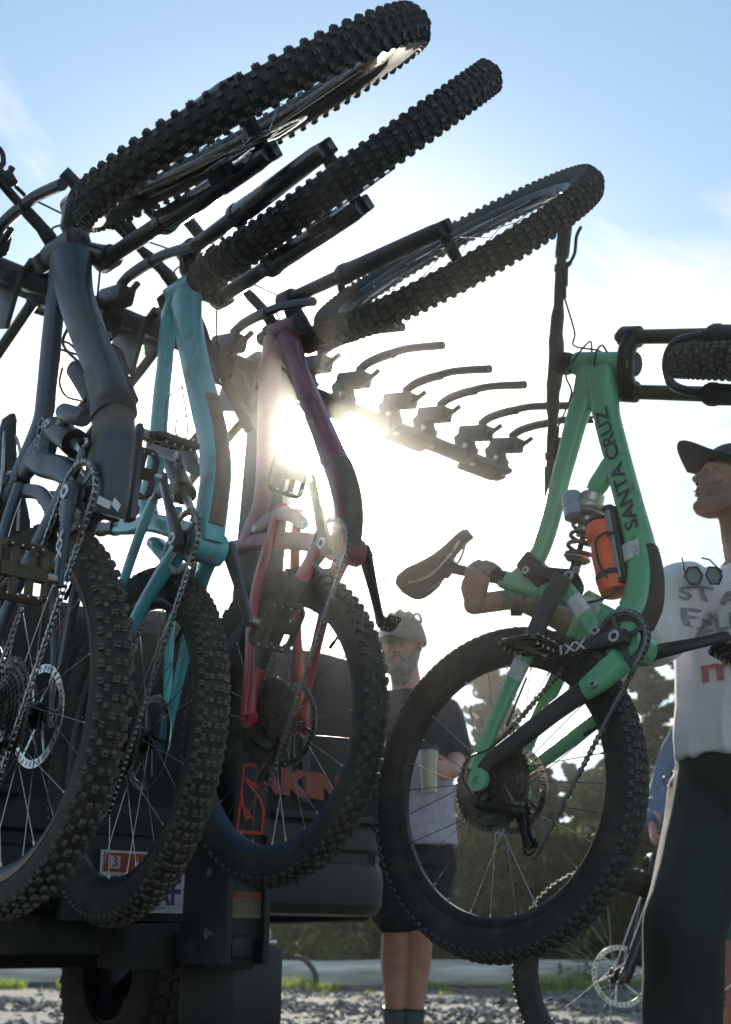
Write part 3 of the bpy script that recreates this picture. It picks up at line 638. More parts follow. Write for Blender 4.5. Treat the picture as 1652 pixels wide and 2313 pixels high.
for i in range(36):     # vent slots read as dark inserts
    a = i*2*math.pi/36; rt.box((.003, .0024, .010), Matrix.Rotation(a, 4, 'Y') @ T4(0, 0, .092) @ Matrix.Rotation(.5, 4, 'Y'), mi=1)
for i in range(6):
    a = i*math.pi/3; p0 = Vector((math.sin(a)*.022, 0, math.cos(a)*.022)); p1 = Vector((math.sin(a+.45)*.086, 0, math.cos(a+.45)*.086)); rt.tube([p0, p1], .0042, 6, flat=.22, up=(0, 1, 0))
rt.ring((0, 0, 0), (0, 1, 0), [(.012, -.002), (.026, -.002), (.026, .002), (.012, .002)], 24, 1); rotor_me = rt.mesh('brake_rotor', [STEEL, BLK])
def cog(mb, y, r, teeth, th=.0018, arms=5, rin=None, mi=0):
    rin = rin or r*.82; V = []; k = teeth*4
    for s in (-1, 1):
        for i in range(k):
            a = 2*math.pi*i/k; rr = r+(.0045 if i % 4 in (1, 2) else 0); V.append((math.cos(a)*rr, y+s*th/2, math.sin(a)*rr))
        for i in range(k): a = 2*math.pi*i/k; V.append((math.cos(a)*rin, y+s*th/2, math.sin(a)*rin))
    F = []
    for i in range(k):
        j = (i+1) % k; F += [(i, j, k+j, k+i), (2*k+j, 2*k+i, 3*k+i, 3*k+j), (i, 2*k+i, 2*k+j, j), (k+i, k+j, 3*k+j, 3*k+i)]
    mb.add(V, F, mi)
    for i in range(arms):
        a = 2*math.pi*i/arms; mb.box((rin-.008, th, .008), Matrix.Rotation(a, 4, 'Y') @ T4((rin+.012)/2, y, 0), mi)
cs = MB()
for i, tt in enumerate((50, 44, 38, 33, 29, 25, 22, 19, 17, 15, 13, 11)): cog(cs, -.028-.0034*i, tt*.0127/(2*math.pi), tt, arms=5 if tt > 28 else 3, rin=max(tt*.00202-.014, .011))
cs.ring((0, 0, 0), (0, 1, 0), [(.008, -.068), (.017, -.068), (.017, -.026), (.008, -.026)], 24); cas_me = cs.mesh('cassette', mat('cassette_steel', (.14, .13, .12), .35, metal=.9, var=.3, dirt=MUD, dirt_amt=.5, dscale=40))

def spokes(parent, label_n=28):
    for i in range(label_n):
        side = 1 if i % 2 else -1; k = i//2; cross = (1 if k % 2 else -1)
        a_r = 2*math.pi*i/label_n; a_h = a_r+cross*1.05*(.9 if side > 0 else 1)
        p0 = Vector((math.sin(a_h)*.0255, side*.032, math.cos(a_h)*.0255)); p1 = Vector((math.sin(a_r)*.284, side*.004, math.cos(a_r)*.284))
        d = p1-p0; Mx = Matrix.Translation(p0) @ d.to_track_quat('Z', 'Y').to_matrix().to_4x4() @ Matrix.Diagonal((1, 1, d.length, 1))
        link('spoke', spoke_me, parent, Mx)
def wheel(name, parent, Mx, tyre, rim, rear, spin=0.0, bead=None):
    w = link(name, rim, parent, Mx @ Matrix.Rotation(spin, 4, 'Y'))
    link('tyre', tyre, w); link('hub', hub_me, w); spokes(w)
    link('brake_rotor', rotor_me, w, T4(0, .0415, 0))
    if rear: link('cassette', cas_me, w)
    v = MB(); v.cyl((.279, 0, 0), (.245, 0, 0), .003, 8); v.cyl((.262, 0, 0), (.242, 0, 0), .0042, 8); v.build('valve', BLK, w)
    if bead is not None:
        q = MB()
        for s in (-1, 1): q.ring((0, 0, 0), (0, 1, 0), [(.3035, s*.0182), (.316, s*.0258), (.332, s*.0305), (.3315, s*.0312), (.3155, s*.0266), (.303, s*.019)], 96)
        q.build('sidewall', bead, w)
    return w
def sidewall_text(w, s, a0, size, r=.3235, m=WHT, side=-1, flip=1, width=1.0):
    """lettering bent round the tyre's sidewall"""
    V, F = text_geo(s, size, width, .0006); mb = MB(); out = []
    for x, y in V:
        a = a0+flip*x/r; rr = r+y; yy = side*(.0262+.0036*(rr-.315)/.013+.0012); out.append((math.sin(a)*rr, yy, math.cos(a)*rr))
    mb.add(out, F); mb.build('tyre_lettering', m, w, smooth=0)

def crankset(P, bike, ang, mats, tilt=(.25, .25), pedal_mat=BLK, far_mat=None, far_k=1.0, ring_teeth=32, arm_decal=None, L=.17):
    """ang: direction of the drive-side arm, radians from +X towards +Z"""
    q = MB(); d = Vector((math.cos(ang), 0, math.sin(ang)))
    def arm(side, d):
        nn = Vector((-d.z, 0, d.x)); secs = [(-.022, .030, .020, .062), (.0, .038, .024, .062), (.03, .034, .020, .064), (.09, .027, .014, .069), (.145, .024, .013, .073), (L, .026, .014, .074), (L+.014, .018, .012, .074)]
        V = []
        for t, w, th, y in secs:
            for a in range(12):
                c_, s_ = math.cos(a*math.pi/6), math.sin(a*math.pi/6); V.append(d*t+nn*math.copysign(abs(c_)**.75, c_)*w/2+YV*side*(y+math.copysign(abs(s_)**.75, s_)*th/2))
        F = [(i*12+k, i*12+(k+1) % 12, (i+1)*12+(k+1) % 12, (i+1)*12+k) for i in range(6) for k in range(12)]+[tuple(range(11, -1, -1)), tuple(range(72, 84))]
        q.add(V, F, 0)
    arm(-1, d); arm(1, -d)
    q.cyl((0, -.076, 0), (0, .076, 0), .0125, 20, 1); q.ring((0, 0, 0), (0, 1, 0), [(.007, -.0765), (.0135, -.0765), (.0135, -.073), (.007, -.073)], 20, 2)
    o = q.build('crankset', [mats, BLK, STEEL], bike)
    r = MB(); cog(r, -.0485, ring_teeth*.0127/(2*math.pi), ring_teeth, th=.003, arms=0, rin=ring_teeth*.00202-.010)
    for i in range(4): a = i*math.pi/2+.4; r.box((.05, .003, .011), Matrix.Rotation(a, 4, 'Y') @ T4(.033, -.049, 0))
    r.ring((0, 0, 0), (0, 1, 0), [(.014, -.051), (.024, -.051), (.024, -.047), (.014, -.047)], 24); r.build('chainring', mat('chainring_steel', (.12, .12, .12), .35, metal=.8, dirt=MUD, dirt_amt=.3), o)
    if arm_decal:
        t_ = MB(); nn = Vector((-d.z, 0, d.x)); text_on(t_, arm_decal, .030, d*.105+YV*(-.0786), d, nn*-1 if d.x > 0 else nn, width=1.25, bold=.001); t_.build('crank_decal', WHT, o, smooth=0)
    for side, dd, tl in ((-1, d, tilt[0]), (1, -d, tilt[1])):
        pm = MB(); c0 = dd*L+YV*side*.080; Rm = Matrix.Rotation(tl, 4, 'Y')
        pm.cyl((0, 0, 0), (0, side*.018, 0), .009, 10, 1)
        for a, b_ in (((-.048, .028), (-.048, .098)), ((.048, .028), (.048, .098)), ((-.036, .018), (.036, .018)), ((-.036, .108), (.036, .108)), ((-.048, .028), (-.036, .018)), ((.048, .028), (.036, .018)), ((-.048, .098), (-.036, .108)), ((.048, .098), (.036, .108))):
            A = Vector((a[0], side*a[1], 0)); B = Vector((b_[0], side*b_[1], 0)); pm.tube([A, B], .0072, 6, flat=1.1)
        pm.rbox((.026, .085, .017), T4(0, side*.063, 0), b=.25); pm.rbox((.095, .013, .012), T4(0, side*.048, 0), b=.2); pm.rbox((.095, .013, .012), T4(0, side*.078, 0), b=.2)
        for px_ in (-.044, .044):
            for k in range(4):
                for z in (-1, 1): pm.cyl((px_, side*(.034+.019*k), 0), (px_, side*(.034+.019*k), z*.0125), .0019, 5, 1)
        pm.xf(Matrix.Translation(c0) @ Rm @ Matrix.Scale(far_k if side > 0 else 1.0, 4)); po = pm.build('pedal', [pedal_mat if side < 0 or far_mat is None else far_mat, STEEL], bike)
    return o
def chain(P, bike, rr=.0645, cr=.045, ycas=-.043, tens=(-.115, -.085), guide=(-.03, -.078)):
    """roller chain round chainring, sprocket and jockey wheels, then the derailleur"""
    C0 = Vector((0, -.0485, 0)); C1 = P.ra+Vector((0, ycas, 0)); G = P.ra+Vector((guide[0], ycas, guide[1])); T_ = P.ra+Vector((tens[0], ycas, tens[1])); pr = .022
    pts = []
    def tan_pts(A, ra_, B, rb, s1, s2):     # tangent from circle A to circle B; s = +1 leaves on +normal side
        d = Vector((B.x-A.x, 0, B.z-A.z)); L = d.length; base = math.atan2(d.z, d.x); off = math.acos(max(-1, min(1, (s1*ra_-s2*rb)/L)))
        a = base+s1*0+off; return a
    def circ(c, r, a): return Vector((c.x+math.cos(a)*r, c.y, c.z+math.sin(a)*r))
    # external tangents: upper run (both on the +z side) and lower run
    d = C1-C0; base = math.atan2(d.z, d.x); o1 = math.acos((rr-cr)/math.hypot(d.x, d.z)); aU = base-o1
    aU0, aU1 = aU, aU
    # choose the upper side (+z)
    if math.sin(aU) < 0: aU0 = aU1 = base+o1
    d2 = T_-C0; b2 = math.atan2(d2.z, d2.x); o2 = math.acos((rr-pr)/math.hypot(d2.x, d2.z)); aL = b2+o2
    if math.sin(aL) > 0: aL = b2-o2
    # front arc of the chainring from upper tangent over +x to lower tangent
    a_s = aU0 % (2*math.pi); a_e = aL % (2*math.pi)
    if a_e > a_s: a_e -= 2*math.pi
    for k in range(13): pts.append(circ(C0, rr, a_s+(a_e-a_s)*k/12))
    aT = aL; e = b2+math.pi+.6
    for k in range(5): pts.append(circ(T_, pr, aL-(1.9)*k/4))
    pts.append(circ(G, pr, aL+2.0)); pts.append(circ(G, pr, aL+2.9))
    # rear of the sprocket, from below round the back to the upper tangent
    a1 = aU1 % (2*math.pi)
    for k in range(9): pts.append(circ(C1, cr, -.9-(2*math.pi-.9-a1-0)*k/8 if False else (-.9-(2*math.pi-a1-.9)*k/8)))
    pts.append(pts[0])
    # resample at the link pitch
    L = [0]; 
    for a, b_ in zip(pts, pts[1:]): L.append(L[-1]+(b_-a).length)
    nl = int(L[-1]/.0127); nl -= nl % 2; q = MB(); res = []
    j = 0
    for i in range(nl+1):
        s_ = L[-1]*i/nl
        while j < len(pts)-2 and L[j+1] < s_: j += 1
        t = (s_-L[j])/max(L[j+1]-L[j], 1e-6); res.append(pts[j].lerp(pts[j+1], t))
    for i in range(nl):
        a, b_ = res[i], res[i+1]; dd = (b_-a).normalized(); w = .0030 if i % 2 else .0043; mid = (a+b_)/2
        X = dd; Yq = (YV-X*X.y).normalized(); Z = X.cross(Yq); Mx = mat4([[X[r], Yq[r], Z[r]] for r in range(3)], mid)
        for s in (-1, 1):
            q.box((.0185, .0010, .0050), Mx @ T4(0, s*w, 0)); 
            q.box((.0060, .0011, .0085), Mx @ T4(-.0064, s*w, 0)); q.box((.0060, .0011, .0085), Mx @ T4(.0064, s*w, 0))
        q.tube([a-YV*.0045, a+YV*.0045], .0037, 6)
    tag(q.build('chain', CHAINM, bike), kind='stuff')
    dm = MB(); hang = P.ra+Vector((-.012, -.062, -.028))
    dm.tube(smooth_path([hang, hang+Vector((-.02, -.014, -.018)), G+Vector((-.005, -.022, .004)), G+Vector((0, -.012, 0))]), .0135, 10)
    for s in (-1, 1): dm.tube([G+YV*s*.0075, (G+T_)/2+YV*s*.0085+Vector((-.006, 0, -.008)), T_+YV*s*.0075], [.011, .007, .010], 8, flat=.25, up=(0, 1, 0), mi=0)
    cog(dm, ycas, .0205, 11, .002, 3, .012, 1); dmv = dm
    k0 = len(dm.v); 
    # the cog just added is centred on the bike origin in x, z: move it to the guide and copy to the tension pulley
    cg = MB(); cog(cg, 0, .0205, 12, .0022, 3, .012)
    nv = len(cg.v); dm.v = dm.v[:-len(cg.v)] if False else dm.v
    dm2 = MB(); dm2.tube(smooth_path([hang, hang+Vector((-.02, -.014, -.018)), G+Vector((-.005, -.022, .004)), G+Vector((0, -.012, 0))]), .0135, 10)
    for s in (-1, 1): dm2.tube([G+YV*s*.0075, (G+T_)/2+YV*s*.0085+Vector((-.006, 0, -.008)), T_+YV*s*.0075], [.012, .008, .011], 8, flat=.25, up=(0, 1, 0))
    for c_ in (G, T_): dm2.add([Vector(v)+c_ for v in cg.v], cg.f, 1)
    dm2.cyl(hang-YV*.012, hang+YV*.014, .010, 12, 1)
    dm2.build('derailleur', [BLK, BLK], bike)

def fork(P, bike, m_low, m_stan, travel=.17, decal=None, m_crown=None):
    A = P.fa; u = P.u; n_ = P.n; Lw = .355; q = MB(); S0 = A+u*.575-n_*.0
    top = P.crown+u*.005
    for s in (-1, 1):
        a = A+YV*s*.066-u*.018-n_*.012
        q.tube([a, a+u*.03, a+u*.10, a+u*.28, a+u*Lw, a+u*(Lw+.012)], [.017, .0205, .0215, .0235, .0255, .024], 16)
        q.tube([a+u*(Lw-.012), a+u*(Lw+.004)], .0275, 16)
        q.tube([A+YV*s*.052, A+YV*s*.082], .016, 12); q.rbox((.034, .020, .060), Matrix.Translation(A+YV*s*.066) @ P.u.to_track_quat('Z', 'Y').to_matrix().to_4x4(), b=.25)
    q.tube([A-YV*.080, A+YV*.080], .0085, 12)
    # arch in front of the tyre
    pth = [A+YV*(-.066)+u*(Lw-.01)+n_*.022, A+YV*(-.052)+u*(Lw+.045)+n_*.036, A+YV*(-.022)+u*(Lw+.068)+n_*.040, A+YV*.022+u*(Lw+.068)+n_*.040, A+YV*.052+u*(Lw+.045)+n_*.036, A+YV*.066+u*(Lw-.01)+n_*.022]
    q.tube(smooth_path(pth, 4), .011, 8)
    c = MB()
    cc_ = P.crown+u*.016+n_*.012
    for s in (-1, 1):
        e = S0+YV*s*.066-n_*.012; mid = cc_+YV*s*.030
        c.tube([cc_, mid, e-u*.012], [.026, .025, .028], 14, flat=.85)
        c.tube([e-u*.030, e+u*.016, e+u*.024], [.0265, .0265, .021], 18); c.tube([e+u*.022, e+u*.034], .013, 12)
    c.tube([P.crown-u*.004, P.crown+u*.030], .028, 16)
    st_ = MB()
    for s in (-1, 1):
        a = A+YV*s*.066-n_*.012; st_.tube([a+u*(Lw-.03), a+u*.565], .0178, 16)
    for x in (q, c, st_): x.xf(P.S)
    fo = q.build('fork', m_low, bike); c.build('fork_crown', m_crown or m_low, fo); st_.build('stanchions', m_stan, fo)
    # brake caliper on the left leg
    k = MB(); k.rbox((.035, .026, .060), Matrix.Translation(A+YV*.050+u*.085-n_*.045) @ P.u.to_track_quat('Z', 'Y').to_matrix().to_4x4(), b=.25); k.xf(P.S); k.build('brake_caliper', BLK, bike)
    if decal:
        for s in (-1, 1):
            t_ = MB(); text_on(t_, decal, .022, A+YV*s*(.066+.0245)-n_*.012+u*.24, P.u*-1 if s < 0 else P.u, (P.n if s < 0 else P.n), width=1.3, bold=.0008); t_.xf(P.S); t_.build('fork_lettering', mat('faint_grey_print', (.22, .22, .22), .5), fo, smooth=0)
def cockpit(P, bike, m_bar=BLK, width=.78, hoses=True, rise=.025, flip=1.0, sweep=1.0, fat=1.0, lev=.0):
    u, n_ = P.u, P.n; B0 = P.httop+u*.030; Bc = B0+n_*.042+u*.006
    q = MB(); q.tube([P.httop-u*.004, P.httop+u*.012], .027, 16); q.rbox((.046, .048, .044), Matrix.Translation(B0) @ P.u.to_track_quat('Z', 'Y').to_matrix().to_4x4(), b=.25)
    q.rbox((.058, .052, .034), Matrix.Translation(B0+n_*.030) @ P.u.to_track_quat('Z', 'Y').to_matrix().to_4x4(), b=.2); q.tube([P.httop+u*.05, P.httop+u*.062], .018, 14)
    q.xf(P.S); q.build('stem', BLK, bike)
    h = width/2; bar = MB()
    pts = [Bc+YV*(-h)+u*(rise+.008*sweep)-n_*.050*sweep, Bc+YV*(-h*.55)+u*(rise+.004)-n_*.018*sweep, Bc+YV*(-h*.36)+u*rise-n_*.004, Bc+YV*(-h*.18)+u*.004, Bc+YV*-.03, Bc+YV*.03, Bc+YV*(h*.18)+u*.004, Bc+YV*(h*.36)+u*rise-n_*.004, Bc+YV*(h*.55)+u*(rise+.004)-n_*.018*sweep, Bc+YV*h+u*(rise+.008*sweep)-n_*.050*sweep]
    bar.tube(smooth_path(pts, 3), [q*fat for q in [.0111]*7+[.0150]*3+[.0175]*8+[.0150]*3+[.0111]*7], 12); bar.xf(P.S); bo = bar.build('handlebar', m_bar, bike)
    for s in (-1, 1):
        g = MB(); a = Vector(pts[0 if s < 0 else -1]); b_ = Vector(pts[1 if s < 0 else -2]); d = (b_-a).normalized()
        nr = 9
        g.tube([a+d*(.13*i/(nr*2)) for i in range(nr*2+1)], [(.0172 if i % 2 else .0166)*(1+(fat-1)*.5) for i in range(nr*2+1)], 12); g.tube([a-d*.003, a+d*.006], .0172, 12); g.tube([a+d*.128, a+d*.138], .0175, 12)
        g.xf(P.S); g.build('grip', BLKP, bo)
        l = MB(); c_ = a+d*.165; fwd = n_*math.cos(lev)-u*math.sin(lev); dn = -u*math.cos(lev)-n_*math.sin(lev)
        l.tube([c_-d*.009, c_+d*.009], .0165, 12); l.tube([c_+fwd*.014+dn*.004, c_+fwd*.020+d*.045+dn*.006], [.0095, .0085], 10); l.tube([c_+fwd*.012, c_+fwd*.040+dn*.006-d*.012], [.009, .006], 8)
        l.tube(smooth_path([c_+fwd*.036+dn*.006-d*.010, c_+fwd*.050+dn*.010-d*.035, c_+fwd*.046+dn*.012-d*.075, c_+fwd*.062+dn*.014-d*.098]), [.006]*18+[.004], 8, flat=.7)
        l.tube([c_+fwd*.020+d*.045+dn*.006, c_+fwd*.024+d*.075+dn*.008], .0048, 8)
        if s < 0: l.rbox((.030, .038, .022), Matrix.Translation(c_+d*.030+dn*.020+fwd*.008), b=.25); l.tube([c_+d*.026+dn*.024+fwd*.006, c_+d*.010+dn*.030+fwd*.030], [.005, .008], 8)
        l.xf(P.S); l.build('brake_lever', BLK, bo)
        if hoses:
            Si = P.S; e0 = Si @ (c_+fwd*.024+d*.075+dn*.008); e1 = Si @ (c_+fwd*.075+d*.16+dn*.02)
            tgt = P.httop-u*.035+YV*s*.026+n_*.02
            w_ = MB(); w_.tube(smooth_path([e0, e1, (e1+tgt)/2+Si.to_3x3() @ n_*.045, tgt+n_*.028, tgt-u*.02], 6), .0026, 6); w_.build('brake_hose', WIRE, bike)
def saddle(P, bike, post, nose=None, rear=None, m=BLKP, clampz=None):
    """seat post from the clamp up; saddle drawn along +X"""
    clamp, top = post; d = (top-clamp).normalized(); q = MB(); q.tube([clamp-d*.05, clamp+d*.10], .0165, 14); q.tube([clamp+d*.09, top], .0140, 14); q.tube([clamp+d*.085, clamp+d*.10], .019, 14); q.rbox((.05, .04, .03), Matrix.Translation(top+d*.005), b=.25)
    q.build('seat_post', BLK, bike); k = MB(); k.tube([clamp-d*.014, clamp+d*.010], .021, 16); k.build('seat_clamp', BLK, bike)
    X = Vector((1, 0, 0)) if nose is None else (nose-rear).normalized(); X.y = 0; X.normalize(); Z = Vector((-X.z, 0, X.x)); 
    if Z.dot(d) < 0: Z = -Z
    c0 = top+Z*.045 if nose is None else (nose+rear)/2; Ln = .27 if nose is None else (nose-rear).length
    V = []; secs = [(-.5, .070, .0), (-.47, .118, .008), (-.38, .142, .010), (-.25, .140, .006), (-.10, .105, .0), (.05, .070, -.003), (.20, .048, -.004), (.38, .040, -.006), (.47, .034, -.012), (.5, .016, -.018)]
    for t, w, z in secs:
        for a in range(16):
            th = 2*math.pi*a/16; c_, s_ = math.cos(th), math.sin(th); V.append(c0+X*Ln*t+YV*c_*w/2+Z*(z+(s_*.010 if s_ > 0 else s_*.030*(1-.2*abs(c_)))-.014*abs(c_)**2))
    F = [(i*16+k, i*16+(k+1) % 16, (i+1)*16+(k+1) % 16, (i+1)*16+k) for i in range(len(secs)-1) for k in range(16)]+[tuple(range(15, -1, -1)), tuple(range(144, 160))]
    s_ = MB(); s_.add(V, F)
    so_ = s_.build('saddle', m, bike, smooth=60); r = MB()
    for s in (-1, 1): r.tube(smooth_path([c0+X*Ln*.40+YV*s*.010-Z*.025, c0+X*Ln*.2+YV*s*.020-Z*.045, c0-X*Ln*.12+YV*s*.022-Z*.045, c0-X*Ln*.36+YV*s*.035-Z*.018]), .0036, 6)
    r.tube([top, c0-Z*.045], .012, 8); r.build('saddle_rail', STEEL, so_)

def rear_triangle(P, mb, near_c, far_c, near_s, far_s, rho=.7, mi=0):
    for L in (near_c, far_c, near_s, far_s):
        if L: frame_tube(mb, L, rho=rho, seg=12, mi=mi)
def V3(x, y, z): return Vector((x, y, z))
def dropout(mb, P, s, mi=0, r=.020):
    c = P.ra+YV*s*.078; mb.ring(c, (0, 1, 0), [(.008, -.006), (r, -.006), (r, .006), (.008, .006)], 20, mi); mb.cyl(c-YV*.008*s, c+YV*.002*s, .009, 14, mi)

def bolts(P, bike, L):
    for u, v, y, r in L:
        q = MB(); p = P.loc(u, v, y); q.ring(p, (0, -1, 0), [(r*.45, -.004), (r*.9, -.004), (r, .0), (r*.85, .003), (r*.5, .003), (r*.45, .0)], 18); q.build('pivot_bolt', ALU, bike)
# ---------------------------------------------------------------- bike one: slate blue, nearest, left edge
HG = 'mountain bikes hanging from the rack'
P = Pose(POSE['one'])
bike = tag(empty('mountain_bike', P.M), 'slate blue mountain bike hanging nearest the camera, tan-striped rear rim', 'bicycle', HG)
f = MB()
dt, dw = frame_tube(f, pxt(P, [(160, 585, 88), (172, 672, 76), (208, 776, 74), (236, 845, 74), (255, 914, 82), (259, 983, 84), (250, 1052, 90), (243, 1115, 92), (232, 1165, 92)]), rho=.85, mi=0)
frame_tube(f, pxt(P, [(146, 575, 60), (130, 660, 46), (120, 735, 44), (113, 810, 46), (105, 890, 45), (97, 950, 45), (70, 1020, 44), (45, 1075, 44), (18, 1130, 40)]), rho=.75, mi=0)
frame_tube(f, pxt(P, [(60, 1035, 34), (100, 1050, 60), (150, 1065, 62), (190, 1110, 60), (222, 1150, 66)]), rho=.8, mi=0)
frame_tube(f, pxt(P, [(55, 1060, 60), (90, 1020, 70), (120, 1010, 40)]), rho=.5, mi=0)
f.tube([P.crown-P.u*.002, P.httop], .030, 18); f.tube([V3(0, -.038, 0), V3(0, .038, 0)], .032, 20)
fr = f.build('frame', [FRM1, FRM1D], bike)
g = MB()          # rubber guard along the underside of the down tube
C2 = [c+Vector((-(dt[min(i+1, len(dt)-1)]-dt[max(i-1, 0)]).normalized().z*-1, 0, -(dt[min(i+1, len(dt)-1)]-dt[max(i-1, 0)]).normalized().x))*dw[i]*.10 for i, c in enumerate(dt)]
frame_tube(g, [(c, w*.94) for c, w in list(zip(C2, dw))[14::4]], rho=.93, n=3); g.build('down_tube_guard', FRM1D, fr)
z_ = MB(); c_ = dt[18]; 
for a in (20, 21): 
    d_ = (dt[a+1]-dt[a]).normalized(); frame_tube(z_, [(dt[a], dw[a]+.010), (dt[a+1], dw[a+1]+.010)], rho=.9, n=1)
z_.build('frame_strap', BLKP, bike)
bx = MB(); frame_tube(bx, pxt(P, [(172, 835, 40), (225, 900, 62), (215, 920, 40)]), rho=1.0, n=2); frame_tube(bx, [(P.loc(262, 800, .035), .014), (P.loc(300, 905, .035), .020)], rho=1.2, n=1); bx.build('tube_bag', BLKP, bike)
lc = MB(); t0 = P.loc(100, 1000, -.022)       # raised loops on the top tube end
tt_ = MB()
for (u_, v_) in ((93, 955), (90, 975), (86, 995), (82, 1015)): tt_.ring(P.loc(u_, v_, -.024), (0, 1, 0), [(.0095, -.001), (.0125, -.001), (.0125, .001), (.0095, .001)], 20)
tt_.build('ring_emblem', mat('steel_blue_print', (.20, .26, .34), .4), fr, smooth=0)
# shock with piggyback reservoir and lower link
s_ = MB(); a = P.loc(108, 958, -.0); b_ = P.loc(200, 1022, .0); d_ = (b_-a)
s_.tube([a, a+d_*.15], .014, 14, 1); s_.tube([a+d_*.1, a+d_*.16, a+d_*.6, a+d_*.66], [.022, .026, .027, .022], 20); s_.tube([a+d_*.62, a+d_*.70], .029, 20, 1); s_.tube([a+d_*.6, b_], .012, 14, 2); s_.ring(b_, (0, 1, 0), [(.006, -.014), (.014, -.014), (.014, .014), (.006, .014)], 16, 1)
r0, r1 = P.loc(140, 930, -.03), P.loc(192, 945, -.015); s_.tube([r0, r0.lerp(r1, .1), r0.lerp(r1, .9), r1], [.015, .019, .019, .016], 18, 0); s_.tube([r0.lerp(r1, .3), a+d_*.25], .013, 10)
s_.build('rear_shock', [mat('shock_grey', (.10, .12, .14), .35, metal=.5, dirt=MUD, dirt_amt=.3), BLK, STEEL], bike)
k = MB()
for y in (-.036, .036): frame_tube(k, [(P.loc(192, 1000, y), .030), (P.loc(180, 1045, y), .030), (P.loc(158, 1085, y), .034)], rho=.35)
k.cyl(P.loc(192, 1000, -.045), P.loc(192, 1000, .045), .012, 14, 1); k.build('linkage', [FRM1, BLK], bike)
# swing arm
w_ = MB(); ra = P.ra
frame_tube(w_, [(V3(.0, -.030, .085), .05), (V3(-.08, -.040, .09), .040), (V3(-.22, -.062, .085), .030), (V3(-.38, -.077, .055), .027), (ra+V3(.01, -.079, .006), .026)], rho=.65)
frame_tube(w_, [(V3(.0, .030, .085), .05), (V3(-.08, .040, .09), .040), (V3(-.22, .062, .085), .030), (V3(-.38, .077, .055), .027), (ra+V3(.01, .079, .006), .026)], rho=.65)
for s in (-1, 1): frame_tube(w_, [(V3(-.055, s*.033, .30), .034), (V3(-.16, s*.055, .24), .028), (V3(-.33, s*.075, .12), .024), (ra+V3(.0, s*.079, .012), .026)], rho=.65)
for s in (-1, 1): frame_tube(w_, [(V3(-.07, s*.026, .31), .030), (V3(-.045, s*.03, .20), .030), (V3(-.06, s*.036, .10), .034)], rho=.6); dropout(w_, P, s)
w_.build('swing_arm', FRM1, bike)
saddle(P, bike, (P.loc(30, 1090), P.loc(-130, 1130)), nose=P.loc(10, 955), rear=P.loc(-5, 1240))
fork(P, bike, GLOSS, BLK); cockpit(P, bike)
wf = wheel('front_wheel', bike, P.S @ Matrix.Translation(P.fa), ty_block, rim_mesh(mat('copper_glint_rim', (.10, .06, .03), .22, metal=.9, dirt=MUD, dirt_amt=.3)), False, .3)
wr = wheel('rear_wheel', bike, Matrix.Translation(P.ra), ty_blockd, rim_blk, True, .1, bead=None)
q = MB()
for s in (-1, 1): q.ring((0, 0, 0), (0, 1, 0), [(.3035, s*.0186), (.313, s*.0246), (.3125, s*.0256), (.303, s*.0196)], 96)
q.build('tan_bead', TAN, wr)
crankset(P, bike, math.atan2((P.loc(124, 1290, -.07)-P.loc(138, 1107, -.07)).z, (P.loc(124, 1290, -.07)-P.loc(138, 1107, -.07)).x), FRM1, tilt=(-.55, 1.35), pedal_mat=GOLD, far_mat=BLKP, arm_decal='XX')
chain(P, bike)
wb = MB(); CB = lambda pts, r, seg=6: MB().tube(pts, r, seg).build('cable', WIRE, bike); CB(smooth_path([P.loc(190, 690, .03), P.loc(142, 770, .05), P.loc(180, 820, .04)]), .0035, 6); CB(smooth_path([P.loc(142, 830, -.03), P.loc(135, 865, -.03), P.loc(150, 895, -.02), P.loc(182, 905, -.01)]), .0022, 6)
CB(smooth_path([P.loc(140, 770, .0), P.loc(160, 778, .02), P.loc(176, 800, .02), P.loc(140, 790, .02)]), .0028, 6)
d_ = MB()
for a, b2 in (((222, 1128), (250, 1142)), ((256, 1132), (270, 1148))):
    p0, p1 = P.loc(a[0], a[1], -.045), P.loc(b2[0], b2[1], -.045); d_.box(((p1-p0).length, .001, .014), Matrix.Translation((p0+p1)/2) @ Matrix.Rotation(-math.atan2((p1-p0).z, (p1-p0).x), 4, 'Y'))
d_.build('small_sticker', WHT, fr, smooth=0)

bolts(P, bike, [(192, 1000, -.046, .011), (158, 1085, -.046, .010), (107, 957, -.026, .010)])
# ---------------------------------------------------------------- bike two: teal
P = Pose(POSE['two'])
bike = tag(empty('mountain_bike', P.M), 'teal mountain bike hanging second from the camera with a muddy tan down tube guard', 'bicycle', HG)
f = MB()
dt, dw = frame_tube(f, pxt(P, [(424, 665, 60), (426, 735, 58), (438, 803, 58), (452, 865, 60), (468, 930, 64), (482, 993, 64), (488, 1067, 64), (480, 1141, 66), (472, 1190, 70), (466, 1225, 70)]), rho=.85)
frame_tube(f, pxt(P, [(404, 665, 50), (388, 700, 40), (380, 735, 36), (374, 809, 36), (366, 882, 38), (360, 956, 40), (354, 1030, 40), (345, 1085, 44), (332, 1130, 46), (340, 1170, 40)]), rho=.75)
frame_tube(f, pxt(P, [(412, 660, 56), (408, 690, 52), (404, 712, 24)]), rho=.55)
frame_tube(f, pxt(P, [(470, 1225, 60), (400, 1195, 50), (340, 1182, 42), (300, 1190, 36), (262, 1192, 34)]), rho=.85)
f.tube([P.crown-P.u*.002, P.httop], .029, 18); f.tube([V3(0, -.038, 0), V3(0, .038, 0)], .034, 20)
fr = f.build('frame', [FRM2], bike)
g = MB(); nrm_ = lambda i: Vector((-(dt[min(i+1, len(dt)-1)]-dt[max(i-1, 0)]).normalized().z, 0, (dt[min(i+1, len(dt)-1)]-dt[max(i-1, 0)]).normalized().x))
